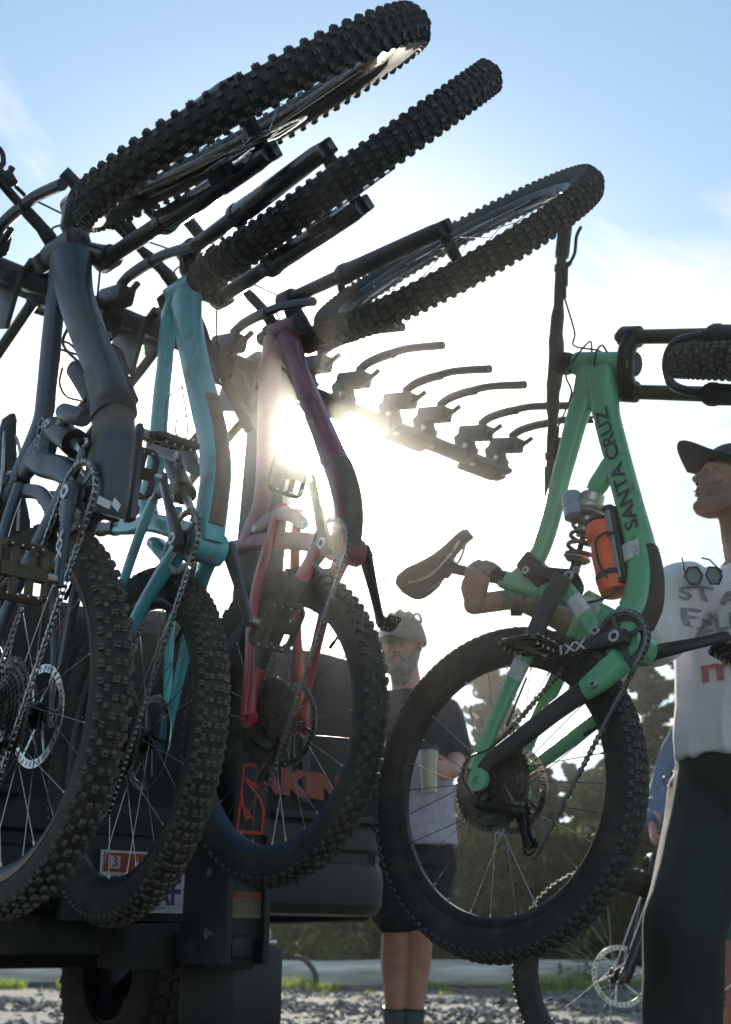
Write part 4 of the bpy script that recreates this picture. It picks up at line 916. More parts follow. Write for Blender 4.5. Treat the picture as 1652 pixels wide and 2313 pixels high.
def guard(lo, hi, off, m_, frac=.75, rho=.98):
    g = MB(); s0 = [(dt[i]-nrm_(i)*dw[i]*off*SG, dw[i]*frac) for i in range(lo, hi, 3)]; frame_tube(g, s0, rho=rho, n=3); return g.build('down_tube_guard', m_, fr)
SG = -1 if (P.proj(dt[20]-nrm_(20)*.02).x < P.proj(dt[20]).x) else 1
guard(19, 42, .27, FRM2D, .58)
tx = MB(); V, F = text_geo('YETI', .06, 1.0, .001)
pA, pB = P.loc(432, 715, -.026), P.loc(455, 880, -.026); text_on(tx, 'BULLIT', .040, (pA+pB)/2-YV*.002, pA-pB, Vector((-(pA-pB).z, 0, (pA-pB).x)), width=1.0, bold=.001); tx.build('frame_lettering', mat('pale_teal_print', (.10, .30, .34), .4), fr, smooth=0)
s_ = MB(); a = P.loc(385, 1035, 0); b_ = P.loc(432, 1150, 0); d_ = b_-a
s_.tube([a, a+d_*.12], .012, 12, 1); s_.tube([a+d_*.05, a+d_*.12, a+d_*.62, a+d_*.7], [.018, .021, .023, .020], 18); s_.tube([a+d_*.66, a+d_*.74], .026, 18, 1); s_.tube([a+d_*.7, b_], .010, 12, 2)
r0, r1 = P.loc(420, 1010, -.02), P.loc(440, 1060, -.02); s_.tube([r0, r0.lerp(r1, .12), r0.lerp(r1, .88), r1], [.014, .018, .019, .015], 16); s_.tube([r0.lerp(r1, .4), a+d_*.25], .012, 8)
s_.build('rear_shock', [mat('shock_grey', (.10, .12, .14)), BLK, STEEL], bike)
k = MB()
for y in (-.034, .034): frame_tube(k, [(P.loc(335, 1000, y), .026), (P.loc(365, 1015, y), .034), (P.loc(405, 1030, y), .030)], rho=.35)
for y in (-.036, .036): frame_tube(k, [(P.loc(345, 1120, y), .030), (P.loc(400, 1100, y), .028)], rho=.35)
k.build('linkage', BLK, bike)
w_ = MB(); ra = P.ra
for s in (-1, 1):
    frame_tube(w_, [(V3(-.015, s*.034, .03), .055), (V3(-.08, s*.044, .05), .042), (V3(-.20, s*.064, .062), .034), (V3(-.36, s*.077, .045), .027), (ra+V3(.01, s*.079, .0), .026)], rho=.65)
    frame_tube(w_, [(V3(.03, s*.030, .26), .030), (V3(-.06, s*.045, .235), .030), (V3(-.20, s*.064, .18), .028), (V3(-.36, s*.078, .085), .024), (ra+V3(.0, s*.080, .010), .026)], rho=.65)
    dropout(w_, P, s)
frame_tube(w_, [(V3(-.06, 0, .235), .03), (V3(-.075, 0, .06), .03)], rho=1.6)
w_.build('swing_arm', FRM2, bike)
st2 = P.loc(262, 1192); saddle(P, bike, (st2, P.loc(150, 1205)))
fork(P, bike, GLOSS, BLK, decal='DVO'); cockpit(P, bike)
wheel('front_wheel', bike, P.S @ Matrix.Translation(P.fa), ty_dense, rim_blk, False, .7)
wheel('rear_wheel', bike, Matrix.Translation(P.ra), ty_densed, rim_blk, True, .2)
crankset(P, bike, math.atan2((P.loc(360, 1080, -.07)-P.loc(379, 1212, -.07)).z, (P.loc(360, 1080, -.07)-P.loc(379, 1212, -.07)).x), CARB, tilt=(-.3, .1), pedal_mat=mat('muddy_brown_pedal', (.045, .038, .03), .7, dirt=MUD, dirt_amt=.4))
chain(P, bike)
wb = MB()
for L_ in ([(372, 970), (378, 905), (402, 880), (414, 875)], [(372, 970), (386, 1005), (376, 1032), (415, 1000), (424, 965), (416, 900), (410, 868)], [(398, 960), (402, 945), (426, 940)], [(398, 960), (400, 985), (436, 1024), (442, 1005)]):
    wb.tube(smooth_path([P.loc(u, v, -.035) for u, v in L_], 5), .0017, 6)
wb.build('bottle_cage', mat('dark_red_wire', (.12, .02, .02), .5), bike)

bolts(P, bike, [(335, 1000, -.042, .009), (400, 1028, -.042, .009), (345, 1120, -.046, .010)])
# ---------------------------------------------------------------- bike three: red, frame colour paled as if by flare
P = Pose(POSE['three'])
bike = tag(empty('mountain_bike', P.M), 'red mountain bike hanging third with the sun behind its down tube', 'bicycle', HG)
f = MB()
dt, dw = frame_tube(f, pxt(P, [(650, 765, 56), (672, 830, 42), (696, 890, 44), (724, 960, 50), (752, 1030, 58), (775, 1090, 60), (786, 1150, 60), (782, 1215, 62), (775, 1250, 60)]), rho=.85)
frame_tube(f, pxt(P, [(625, 765, 56), (612, 820, 48), (609, 880, 50), (606, 950, 48), (602, 1020, 42), (597, 1090, 38), (588, 1150, 38), (570, 1195, 40), (560, 1225, 40)]), rho=.75, mi=1)
frame_tube(f, pxt(P, [(780, 1245, 60), (700, 1225, 44), (620, 1222, 40), (570, 1228, 36), (528, 1238, 32)]), rho=.85, mi=1)
f.tube([P.crown-P.u*.002, P.httop], .030, 18, 1); f.tube([V3(0, -.038, 0), V3(0, .038, 0)], .034, 20)
fr = f.build('frame', [FRM3P, FRM3P], bike)
g = MB(); SG = -1 if (P.proj(dt[25]-nrm_(25)*.02).x < P.proj(dt[25]).x) else 1; guard(22, 40, .15, FRM2D, .8)
s_ = MB(); a = P.loc(650, 985, 0); b_ = P.loc(648, 1165, 0); d_ = b_-a
s_.tube([a, a+d_*.1], .012, 12, 1); s_.tube([a+d_*.05, a+d_*.1, a+d_*.5, a+d_*.56], [.018, .022, .024, .020], 18); s_.tube([a+d_*.5, b_], .011, 12, 2); r0, r1 = P.loc(675, 1040, -.02), P.loc(715, 1052, -.01); s_.tube([r0, r1], .017, 14)
s_.build('rear_shock', [BLK, BLK, STEEL], bike)
k = MB()
for y in (-.034, .034): frame_tube(k, [(P.loc(575, 1195, y), .030), (P.loc(640, 1160, y), .04), (P.loc(690, 1185, y), .030)], rho=.35)
k.build('linkage', FRM3P, bike)
w_ = MB(); ra = P.ra
for s in (-1, 1):
    frame_tube(w_, [(V3(-.005, s*.034, .04), .055), (V3(-.08, s*.044, .06), .040), (V3(-.20, s*.064, .07), .032), (V3(-.36, s*.077, .055), .027), (ra+V3(.01, s*.079, .0), .028)], rho=.65)
    frame_tube(w_, [(V3(.04, s*.026, .27), .030), (V3(-.05, s*.040, .25), .030), (V3(-.20, s*.064, .19), .030), (V3(-.36, s*.078, .09), .028), (ra+V3(.0, s*.080, .012), .034)], rho=.65)
    dropout(w_, P, s, r=.024)
w_.build('swing_arm', FRM3, bike)
cp_ = MB(); frame_tube(cp_, [(V3(-.10, -.050, .063), .046), (V3(-.22, -.066, .070), .040), (V3(-.33, -.076, .058), .036)], rho=.65); cp_.build('chain_stay_guard', BLKP, bike)
saddle(P, bike, (P.loc(528, 1238), P.loc(430, 1250)))
fork(P, bike, mat('satin_black_fork', (.018, .018, .018), .45, dirt=MUD, dirt_amt=.3), BLK); cockpit(P, bike)
wheel('front_wheel', bike, P.S @ Matrix.Translation(P.fa), ty_densed, rim_blk, False, .5)
w3 = wheel('rear_wheel', bike, Matrix.Translation(P.ra), ty_block, rim_blue, True, .4)
crankset(P, bike, math.atan2((P.loc(728, 1085, -.07)-P.loc(750, 1228, -.07)).z, (P.loc(728, 1085, -.07)-P.loc(750, 1228, -.07)).x), BLK, tilt=(-.2, .4), far_k=.42)
chain(P, bike)
aw = lambda P, u, v: math.atan2((P.loc(u, v, -.03)-P.ra).x, (P.loc(u, v, -.03)-P.ra).z)
a0 = aw(P, 545, 1975)-.4*0
Mw = w3.matrix_local.inverted()
def wang(P, w, u, v):
    q = w.matrix_local.inverted() @ P.loc(u, v, -.028); return math.atan2(q.x, q.z)
sidewall_text(w3, 'HIGH ROLLER', wang(P, w3, 548, 1965), .0135, flip=-1, width=1.25)

bolts(P, bike, [(575, 1195, -.042, .010), (690, 1185, -.042, .010)])
# ---------------------------------------------------------------- bike four: green, being lifted
P = Pose(POSE['four'])
bike = tag(empty('mountain_bike', P.M), 'mint green mountain bike lifted in both hands by the man in white', 'bicycle')
f = MB()
dt, dw = frame_tube(f, pxt(P, [(1362, 842, 78), (1364, 890, 66), (1372, 945, 60), (1392, 1024, 60), (1424, 1147, 62), (1446, 1230, 66), (1456, 1300, 78), (1448, 1365, 88), (1420, 1420, 90)]), rho=.8)
frame_tube(f, pxt(P, [(1340, 835, 74), (1322, 890, 56), (1300, 958, 48), (1284, 1020, 45), (1266, 1085, 43), (1245, 1170, 42), (1222, 1240, 42), (1195, 1285, 44), (1165, 1310, 40)]), rho=.7)
frame_tube(f, pxt(P, [(1138, 1310, 40), (1190, 1325, 46), (1240, 1338, 42), (1310, 1362, 38), (1370, 1392, 46), (1405, 1425, 60)]), rho=.85)
frame_tube(f, pxt(P, [(1405, 1000, 30), (1378, 1050, 40), (1352, 1095, 44), (1340, 1112, 34)]), rho=.8)
frame_tube(f, pxt(P, [(1345, 835, 70), (1345, 880, 60), (1338, 925, 26)]), rho=.55)
f.tube([P.crown-P.u*.002, P.httop], .031, 18); f.tube([V3(0, -.040, 0), V3(0, .040, 0)], .036, 20)
fr = f.build('frame', [FRM4], bike)
SG = -1 if (P.proj(dt[25]-nrm_(25)*.02).x < P.proj(dt[25]).x) else 1
g = MB(); s0 = [(dt[i]-nrm_(i)*dw[i]*.34*SG, dw[i]*.40) for i in range(26, 41, 3)]; frame_tube(g, s0, rho=1.6, n=3); g.build('down_tube_guard', mat('dark_brown_guard', (.05, .038, .034), .7, dirt=MUD, dirt_amt=.5), fr)
tx = MB()
# lettering SANTA CRUZ read upwards along the near side of the down tube
def along(pathpx, s, size, y, width, m_, name, flip=1):
    V, F = text_geo(s, size, width, .0012); L3 = [P.loc(u, v, y) for u, v in pathpx]; tot_ = sum((b_-a).length for a, b_ in zip(L3, L3[1:])); out = []
    for x, yy in V:
        t = x+tot_/2; i = 0
        while i < len(L3)-2 and t > (L3[i+1]-L3[i]).length: t -= (L3[i+1]-L3[i]).length; i += 1
        d = (L3[i+1]-L3[i]).normalized(); nn = Vector((-d.z, 0, d.x))*flip; out.append(L3[i]+d*t+nn*yy)
    mb = MB(); mb.add(out, F); return mb.build(name, m_, fr, smooth=0)
yl = -dw[20]*.40-.0012
pl = [(1432, 1200), (1412, 1120), (1388, 1035), (1366, 955), (1358, 920)]
L3 = [P.loc(u, v, yl) for u, v in pl]; tl = sum((b_-a).length for a, b_ in zip(L3, L3[1:]))
V_, F_ = text_geo('SANTA CRUZ', .046, 1.0, .0012); xw = max(v[0] for v in V_)-min(v[0] for v in V_)
along(pl, 'SANTA CRUZ', .046, yl, tl/xw*.97, DEC, 'santa_cruz_lettering', 1)
wp = MB()
for L_ in ([(1420, 1238, 46), (1436, 1262, 50), (1452, 1288, 46)],): 
    s1 = pxt(P, L_, 0, .8); frame_tube(wp, [(c, w*1.02) for c, w in [(P.loc(1438, 1232), P.width(P.loc(1438, 1232), (dt[28]-dt[25]).normalized(), 70, .8)), (P.loc(1446, 1268), P.width(P.loc(1446, 1268), (dt[28]-dt[25]).normalized(), 72, .8))]], rho=.80, n=2)
wp.build('white_patch', WHT, fr)
wp = MB(); c1, c2 = P.loc(1322, 1366), P.loc(1362, 1388); frame_tube(wp, [(c1, P.width(c1, (c2-c1).normalized(), 39, .85)), (c2, P.width(c2, (c2-c1).normalized(), 45, .85))], rho=.87, n=2); wp.build('white_patch', WHT, fr)
# coil shock
s_ = MB(); a = P.loc(1343, 1108, 0); b_ = P.loc(1300, 1278, 0); d_ = b_-a
SHG = mat('shock_cream_metal', (.42, .38, .30), .3, metal=.7)
s_.tube([a-d_*.03, a+d_*.05], .014, 14, 1); s_.tube([a+d_*.03, a+d_*.06, a+d_*.16, a+d_*.18], [.022, .028, .028, .024], 20); s_.tube([a+d_*.17, a+d_*.20, a+d_*.24, a+d_*.27], [.031, .034, .034, .031], 22); s_.tube([a+d_*.27, a+d_*.30, a+d_*.33], [.029, .032, .029], 22)
s_.tube([a+d_*.3, a+d_*.62], .018, 16); s_.tube([a+d_*.6, b_], .0075, 12, 1); s_.tube([a+d_*.88, a+d_*.91, a+d_*.95], [.030, .032, .024], 20); s_.tube([a+d_*.95, a+d_*1.05], .013, 12, 1)
s_.build('rear_shock', [SHG, BLK], bike)
sp_ = MB(); du = d_.normalized(); e1 = du.orthogonal().normalized(); e2 = du.cross(e1); hp = []
for i in range(97):
    t = i/96; an = 2*math.pi*4.3*t; hp.append(a+d_*(.32+.57*t)+(e1*math.cos(an)+e2*math.sin(an))*.0285)
sp_.tube(hp, .0052, 8); sp_.build('shock_spring', mat('brown_grey_coil', (.09, .08, .07), .4, metal=.3), bike)
rv = MB(); r0, r1 = P.loc(1292, 1122, -.022), P.loc(1300, 1168, -.022); rv.tube([r0+(r0-r1)*.15, r0, r1, r1+(r1-r0)*.15], [.020, .026, .026, .016], 18); rv.tube([r0.lerp(r1, .3), a+d_*.1], .016, 10); rv.build('shock_reservoir', mat('silver_blue', (.32, .36, .42), .35, metal=.6), bike)
# upper rocker and lower link
k = MB()
for y in (-.036, .036):
    frame_tube(k, [(P.loc(1188, 1288, y), .034), (P.loc(1235, 1296, y), .034), (P.loc(1285, 1298, y), .030), (P.loc(1302, 1285, y), .026)], rho=.35)
    frame_tube(k, [(P.loc(1285, 1295, y), .040), (P.loc(1305, 1330, y), .034), (P.loc(1300, 1345, y), .024)], rho=.35)
k.rbox((.05, .05, .10), Matrix.Translation(P.loc(1215, 1292, 0)), b=.2); k.build('linkage', BLK, bike)
w_ = MB(); ra = P.ra
nS = pxt(P, [(1272, 1300, 40), (1245, 1350, 42), (1222, 1400, 40), (1200, 1450, 38), (1178, 1500, 36), (1150, 1560, 34), (1120, 1625, 32), (1092, 1690, 34), (1073, 1740, 36)], y=-.068, rho=.5)
frame_tube(w_, nS[:4], rho=.5, mi=1); frame_tube(w_, nS[3:], rho=.5, mi=0)
fS = [(V3(c.x, .068, c.z), w) for c, w in nS]; frame_tube(w_, fS, rho=.5)
nC = pxt(P, [(1405, 1490, 60), (1360, 1530, 58), (1320, 1560, 46), (1250, 1610, 42), (1180, 1665, 40), (1120, 1710, 36), (1085, 1745, 32)], y=-.066, rho=.6)
frame_tube(w_, nC[:3], rho=.6); frame_tube(w_, nC[2:], rho=.7, mi=1); frame_tube(w_, [(V3(c.x, .066, c.z), w*.8) for c, w in nC[2:]], rho=.6)
dropout(w_, P, -1, r=.026); dropout(w_, P, 1, r=.026)
wo_ = w_.build('swing_arm', [FRM4, mat('dark_stay_guard', (.03, .03, .034), .55, dirt=MUD, dirt_amt=.3)], bike)
u_ = MB(); uu = pxt(P, [(1272, 1318, 34), (1300, 1355, 36), (1330, 1400, 38), (1345, 1425, 36)], y=-.045, rho=.5); frame_tube(u_, uu, rho=.5); frame_tube(u_, [(V3(c.x, .045, c.z), w) for c, w in uu], rho=.5); u_.build('swing_arm_brace', FRM4, wo_)
u_ = MB()
for L_ in ([(1296, 1352, 38), (1322, 1389, 40)],): s1 = pxt(P, L_, y=-.046, rho=.5); frame_tube(u_, s1, rho=.52, n=2)
u_.build('white_patch', WHT, wo_); u_ = MB(); s1 = pxt(P, [(1180, 1493, 37), (1162, 1533, 36)], y=-.069, rho=.5); frame_tube(u_, s1, rho=.54, n=2); u_.build('white_patch', WHT, wo_)
saddle(P, bike, (P.loc(1140, 1308), P.loc(1012, 1282)), nose=P.loc(1052, 1190), rear=P.loc(920, 1335), m=mat('grey_saddle', (.05, .052, .055), .5, bump=.2, bscale=400))
fork(P, bike, mat('dark_green_grey_fork', (.028, .03, .028), .4, dirt=MUD, dirt_amt=.3), KASH, m_crown=BLK); cockpit(P, bike, mat('dusty_bar', (.03, .028, .026), .5), .80, rise=.004, sweep=.45, fat=1.15, lev=1.15)
wheel('front_wheel', bike, P.S @ Matrix.Translation(P.fa), ty_densed, rim_blk, False, .5)
w4 = wheel('rear_wheel', bike, Matrix.Translation(P.ra), ty_dense, rim_blk, True, .33)
da = P.loc(1195, 1487, -.07)-P.loc(1387, 1435, -.07)
crankset(P, bike, math.atan2(da.z, da.x), mat('black_blue_crank', (.025, .028, .035), .35, dirt=MUD, dirt_amt=.2), tilt=(.75, .4), arm_decal='XX1')
bg_ = MB(); bg_.ring((0, 0, 0), (0, 1, 0), [(.045, -.0445), (.067, -.0445), (.069, -.043), (.067, -.0415), (.045, -.0415)], 48); bg_.build('bash_guard', mat('dirty_dark_guard', (.025, .024, .022), .6, dirt=MUD, dirt_amt=.5), bike)
_T = P.loc(1198, 1915, -.043)-P.ra; _G = P.loc(1180, 1835, -.043)-P.ra; chain(P, bike, rr=.064, cr=.048, tens=(_T.x, _T.z), guide=(_G.x, _G.z))
bolts(P, bike, [(1285, 1300, -.046, .013), (1188, 1288, -.044, .010), (1345, 1425, -.060, .011), (1302, 1287, -.044, .009), (1340, 1545, -.086, .009)])
# bottle and pump on the down tube
bt = MB(); a = P.loc(1355, 1185, -.004); b_ = P.loc(1392, 1342, -.004); d_ = b_-a
bt.tube([a, a+d_*.02, a+d_*.06, a+d_*.20, a+d_*.27, a+d_*.34, a+d_*.90, a+d_*.98, b_], [.024, .033, .036, .036, .030, .034, .036, .033, .024], 24)
bo = tag(bt.build('water_bottle', ORNG, None), 'bright orange drinking bottle in the cage of the lifted green bike', 'bottle'); bo.matrix_world = P.M
cpb = MB(); cpb.tube([a-d_*.005, a-d_*.04, a-d_*.055, a-d_*.12], [.033, .033, .014, .012], 20); cpb.build('bottle_cap', BLKP, bo)
bb_ = MB(); bb_.ring(a+d_*.78, d_, [(.0364, -.007), (.0375, -.007), (.0375, .007), (.0364, .007)], 28); bb_.build('bottle_band', BLKP, bo)
cd_ = MB(); side = Vector((-d_.normalized().z, 0, d_.normalized().x)); sgn = 1 if P.proj(a+side*.05).x > P.proj(a).x else -1; side *= sgn
p0, p1 = a+side*.036+YV*-.012-d_*.08, b_+side*.026+YV*-.012-d_*.10
pu = MB(); pu.tube([p0, p0.lerp(p1, .35), p0.lerp(p1, .36), p0.lerp(p1, .62), p0.lerp(p1, .63), p1], [.0125, .0125, .0105, .0105, .012, .012], 16); pu.tube([p0-d_*.05, p0+d_*.02], .014, 14, 1); pu.tube([p1-d_*.02, p1+d_*.05], .013, 14, 1); pu.tube([p0.lerp(p1, .34), p0.lerp(p1, .38)], .014, 14, 1)
pmp = tag(pu.build('hand_pump', [mat('pump_silver', (.35, .34, .34), .35, metal=.8, dirt=(.1, .08, .06), dirt_amt=.3), BLKP]), 'slim silver hand pump strapped beside the orange bottle', 'pump'); pmp.matrix_world = P.M
cg = MB()
for y in (-.03, .03): cg.tube(smooth_path([a+side*.03+YV*y+d_*.25, a+YV*y*1.35+d_*.35, a+YV*y*1.3+d_*.75, b_+side*.02+YV*y*.7+d_*.02]), .003, 6)
cg.tube([p0+side*.014, p1+side*.014], .008, 8, flat=2, up=(0, 1, 0)); cg.build('bottle_cage', BLKP, bike)
wb = MB(); CB = lambda pts, r, seg=6: MB().tube(pts, r, seg).build('cable', WIRE, bike); CB(smooth_path([P.loc(1318, 1362, -.03), P.loc(1345, 1358, -.045), P.loc(1378, 1345, -.04), P.loc(1400, 1325, -.03)]), .0028, 6)
CB(smooth_path([P.loc(1160, 1640, -.085), P.loc(1108, 1690, -.095), P.loc(1060, 1712, -.09), P.loc(1046, 1755, -.09), P.loc(1068, 1800, -.085)]), .0026, 6)
CB(smooth_path([P.loc(1343, 838, -.03), P.loc(1345, 800, -.035), P.loc(1360, 780, -.03), P.loc(1374, 800, -.02)]), .0026, 6)
CB([P.loc(1190, 1530, -.06), P.loc(1145, 1640, -.075)], .0026, 6)

# ---------------------------------------------------------------- parked bikes behind
def generic_bike(Mw, label, paint, steer, group=None, tyre=ty_block, fk=None):
    d = dict(POSE['one']); P = Pose(d); P.M = Mw; P.Mi = Mw.inverted(); P.d = steer
    P.S = Matrix.Translation(P.crown) @ Matrix.Rotation(P.d, 4, P.u) @ Matrix.Translation(-P.crown)
    bike = tag(empty('mountain_bike', Mw), label, 'bicycle', group); f = MB(); H = (P.crown+P.httop)/2
    frame_tube(f, [(H-P.u*.02, .06), (V3(.25, 0, .24), .062), (V3(.02, 0, .0), .066)]); frame_tube(f, [(H+P.u*.03, .05), (V3(.15, 0, .46), .04), (V3(-.10, 0, .38), .036)]); frame_tube(f, [(V3(0, 0, 0), .05), (V3(-.05, 0, .2), .036), (V3(-.115, 0, .40), .035)])
    f.tube([P.crown, P.httop], .029, 16); f.build('frame', paint, bike); w_ = MB()
    for s in (-1, 1):
        frame_tube(w_, [(V3(-.02, s*.034, .03), .04), (V3(-.2, s*.064, .05), .028), (P.ra+V3(0, s*.079, 0), .026)], rho=.65); frame_tube(w_, [(V3(-.07, s*.03, .30), .026), (V3(-.25, s*.066, .18), .024), (P.ra+V3(0, s*.079, .01), .024)], rho=.65); dropout(w_, P, s)
    w_.build('swing_arm', paint, bike); saddle(P, bike, (V3(-.115, 0, .40), V3(-.17, 0, .60))); fork(P, bike, fk or GLOSS, BLK); cockpit(P, bike)
    wheel('front_wheel', bike, P.S @ Matrix.Translation(P.fa), tyre, rim_blk, False, .3); wheel('rear_wheel', bike, Matrix.Translation(P.ra), tyre, rim_blk, True)
    crankset(P, bike, -.4, BLK); chain(P, bike); return P, bike

PG = 'mountain bikes parked on the gravel'
fz = .372; pc = at(1400, 2245, 3.85)
Mb = Matrix.Translation((pc.x+.7694, pc.y, fz-.027)) @ Matrix.Rotation(math.pi, 4, 'Z')
P5, b5 = generic_bike(Mb, 'dark mountain bike parked behind the black trousers, brake disc showing', mat('dark_grey_paint', (.05, .055, .06), .35, coat=.4), .0, PG, ty_dense)
P6, b6 = generic_bike(Matrix.Translation((pc.x+.7694+.78, pc.y+.75, fz-.027)) @ Matrix.Rotation(math.pi-.15, 4, 'Z'), 'mountain bike at the lower right edge, only its knobbly tyre showing', mat('dark_blue_paint', (.03, .05, .09), .35, coat=.4), .0, PG, ty_block)

# spare wheel and bag riding in the truck bed
c_ = TR @ Vector((.30, .62, 1.20)); A_ = Vector((.76, .65, 0)).normalized(); X_ = Vector((.65, -.76, 0)).normalized(); Mw_ = mat4([[X_[i], A_[i], (0, 0, 1)[i]] for i in range(3)], c_)
sw = wheel('bicycle_wheel', None, Mw_, ty_dense, rim_blk, False, .2); tag(sw, 'bicycle wheel standing in the truck bed behind the red bike', 'wheel')
bg = MB(); bg.rbox((.42, .30, .34), T4(.50, .55, 1.20), b=.35); bg.tube(smooth_path([(.36, .42, 1.36), (.43, .42, 1.41), (.52, .42, 1.41), (.60, .42, 1.36)]), .011, 8); bg.xf(TR); tag(bg.build('duffel_bag', FAB), 'black duffel bag lying in the truck bed', 'bag')

# ================================================================ PEOPLE
from mathutils import noise as mnoise
def aty(u, v, Y):
    r = ray(u, v); return Vector((0, 0, CAMZ))+r*(Y/r.y)
SKIN = mat('tanned_skin', (.38, .20, .14), .5, var=.18, vscale=25, bump=.15, bscale=300, sss=.12)
SKINP = mat('pink_skin', (.45, .23, .17), .5, var=.2, vscale=20, bump=.12, bscale=250, sss=.12)
STUB = mat('stubbled_skin', (.27, .155, .115), .7, var=.3, vscale=300, bump=.3, bscale=500)
INK = mat('tattooed_skin', (.19, .13, .11), .55, var=.6, vscale=60, sss=.05)
class Flesh:
    """closed pieces fused by a fine voxel remesh into one continuous surface"""
    def __init__(s): s.m = MB()
    def limb(s, P, R, seg=14): s.m.tube(smooth_path(P, 4), np.interp(np.linspace(0, 1, (len(P)-1)*4+1), np.linspace(0, 1, len(P)), R).tolist(), seg); s.m.ball(P[0], R[0]*.98, 12); s.m.ball(P[-1], R[-1]*.98, 12); return s
    def ball(s, c, r, Mx=None):
        b_ = MB(); b_.ball((0, 0, 0), r, 16); b_.xf(Matrix.Translation(Vector(c)) @ (Mx or Matrix.Identity(4))); s.m.add(b_.v, b_.f); return s
    def loft(s, secs, seg=28):
        """secs: (centre, side_dir, front_dir, half width, half depth[, exponent])"""
        V = []
        for c, sd, fd, w, d in secs:
            for k in range(seg):
                t = 2*math.pi*k/seg; c_, s_ = math.cos(t), math.sin(t); V.append(Vector(c)+Vector(sd)*math.copysign(abs(c_)**.85, c_)*w+Vector(fd)*math.copysign(abs(s_)**.85, s_)*d)
        n_ = len(secs); F = [(i*seg+k, i*seg+(k+1) % seg, (i+1)*seg+(k+1) % seg, (i+1)*seg+k) for i in range(n_-1) for k in range(seg)]+[tuple(range(seg-1, -1, -1)), tuple(range((n_-1)*seg, n_*seg))]
        s.m.add(V, F); return s
    def build(s, name, mats, parent=None, vox=.005, smooth=3, cloth=0.0, cfreq=(9, 9, 5), assign=None, Mi=None, fine=0.0):
        me = bpy.data.meshes.new(name); me.from_pydata(s.m.v, [], s.m.f); me.update()
        o = bpy.data.objects.new(name, me); COL.objects.link(o)
        r = o.modifiers.new('r', 'REMESH'); r.mode = 'VOXEL'; r.voxel_size = vox
        if smooth: q = o.modifiers.new('s', 'SMOOTH'); q.iterations = smooth; q.factor = .5
        dg = bpy.context.evaluated_depsgraph_get(); nm = bpy.data.meshes.new_from_object(o.evaluated_get(dg)); bpy.data.objects.remove(o); bpy.data.meshes.remove(me)
        nm.name = name
        if cloth or fine:
            n_ = len(nm.vertices); co = np.empty(n_*3); nm.vertices.foreach_get('co', co); co = co.reshape(-1, 3); no = np.empty(n_*3); nm.vertices.foreach_get('normal', no); no = no.reshape(-1, 3)
            d = np.array([mnoise.noise((x*cfreq[0], y*cfreq[1], z*cfreq[2]))+.5*mnoise.noise((x*cfreq[0]*2.3+5, y*cfreq[1]*2.3, z*cfreq[2]*1.7)) for x, y, z in co])
            ridge = (1-np.abs(d)*2.2); co = co+no*(cloth*ridge)[:, None]; nm.vertices.foreach_set('co', co.ravel())
        for m in (mats if isinstance(mats, (list, tuple)) else [mats]): nm.materials.append(m)
        if assign:
            mi = [assign(p.center) for p in nm.polygons]; nm.polygons.foreach_set('material_index', mi)
        nm.polygons.foreach_set('use_smooth', [True]*len(nm.polygons)); nm.update()
        return link(name, nm, parent)
def head(fl, O, f, u, l, k=1.0):
    """head pieces about the ear line: f forward, u up, l sideways"""
    Mh = Matrix(((f.x, l.x, u.x), (f.y, l.y, u.y), (f.z, l.z, u.z))).to_4x4()
    H = lambda a, b, c: O+(f*a+l*b+u*c)*k
    B = lambda c, r: fl.ball(H(*c), tuple(q*k for q in r), Mh)
    B((-.014, 0, .045), (.098, .077, .086)); B((.030, 0, .042), (.060, .062, .056)); B((.032, 0, -.020), (.055, .054, .066)); B((.0, 0, -.03), (.065, .058, .05))
    for s in (-1, 1):
        fl.limb([H(-.012, s*.054, -.045), H(.030, s*.042, -.074), H(.066, s*.014, -.090)], [.018*k, .019*k, .018*k], 10)
        B((.052, s*.040, -.012), (.024, .020, .022)); B((-.008, s*.079, .002), (.017, .008, .030)); B((.088, s*.0125, -.019), (.011, .008, .008))
        B((.0735, s*.031, .0185), (.0125, .0175, .0050)); B((.0725, s*.031, .0045), (.0115, .0165, .0050))
    fl.limb([H(.072, s*.046, .026), H(.083, s*.022, .032), H(.086, s*.006, .027)], [.009*k, .0105*k, .009*k], 8)
    B((.072, 0, -.091), (.021, .022, .017)); fl.limb([H(.083, 0, .024), H(.094, 0, .006), H(.104, 0, -.012)], [.0075*k, .0085*k, .0115*k], 10)
    B((.085, 0, -.0405), (.0135, .024, .0075)); B((.083, 0, -.0535), (.0135, .021, .0078)); B((.074, 0, -.035), (.016, .026, .02)); B((.074, 0, -.07), (.013, .02, .012))
    return H, Mh
def eyes(H, parent, k=1.0):
    for s in (-1, 1):
        e = MB(); e.ball(H(.0745, s*.031, .011), .0115*k, 14); e.ball(H(.0815, s*.031, .0105), .0055*k, 10, 1); e.build('eye', [mat('eye_white', (.55, .52, .48), .3), mat('eye_dark', (.03, .02, .015), .2)], parent)
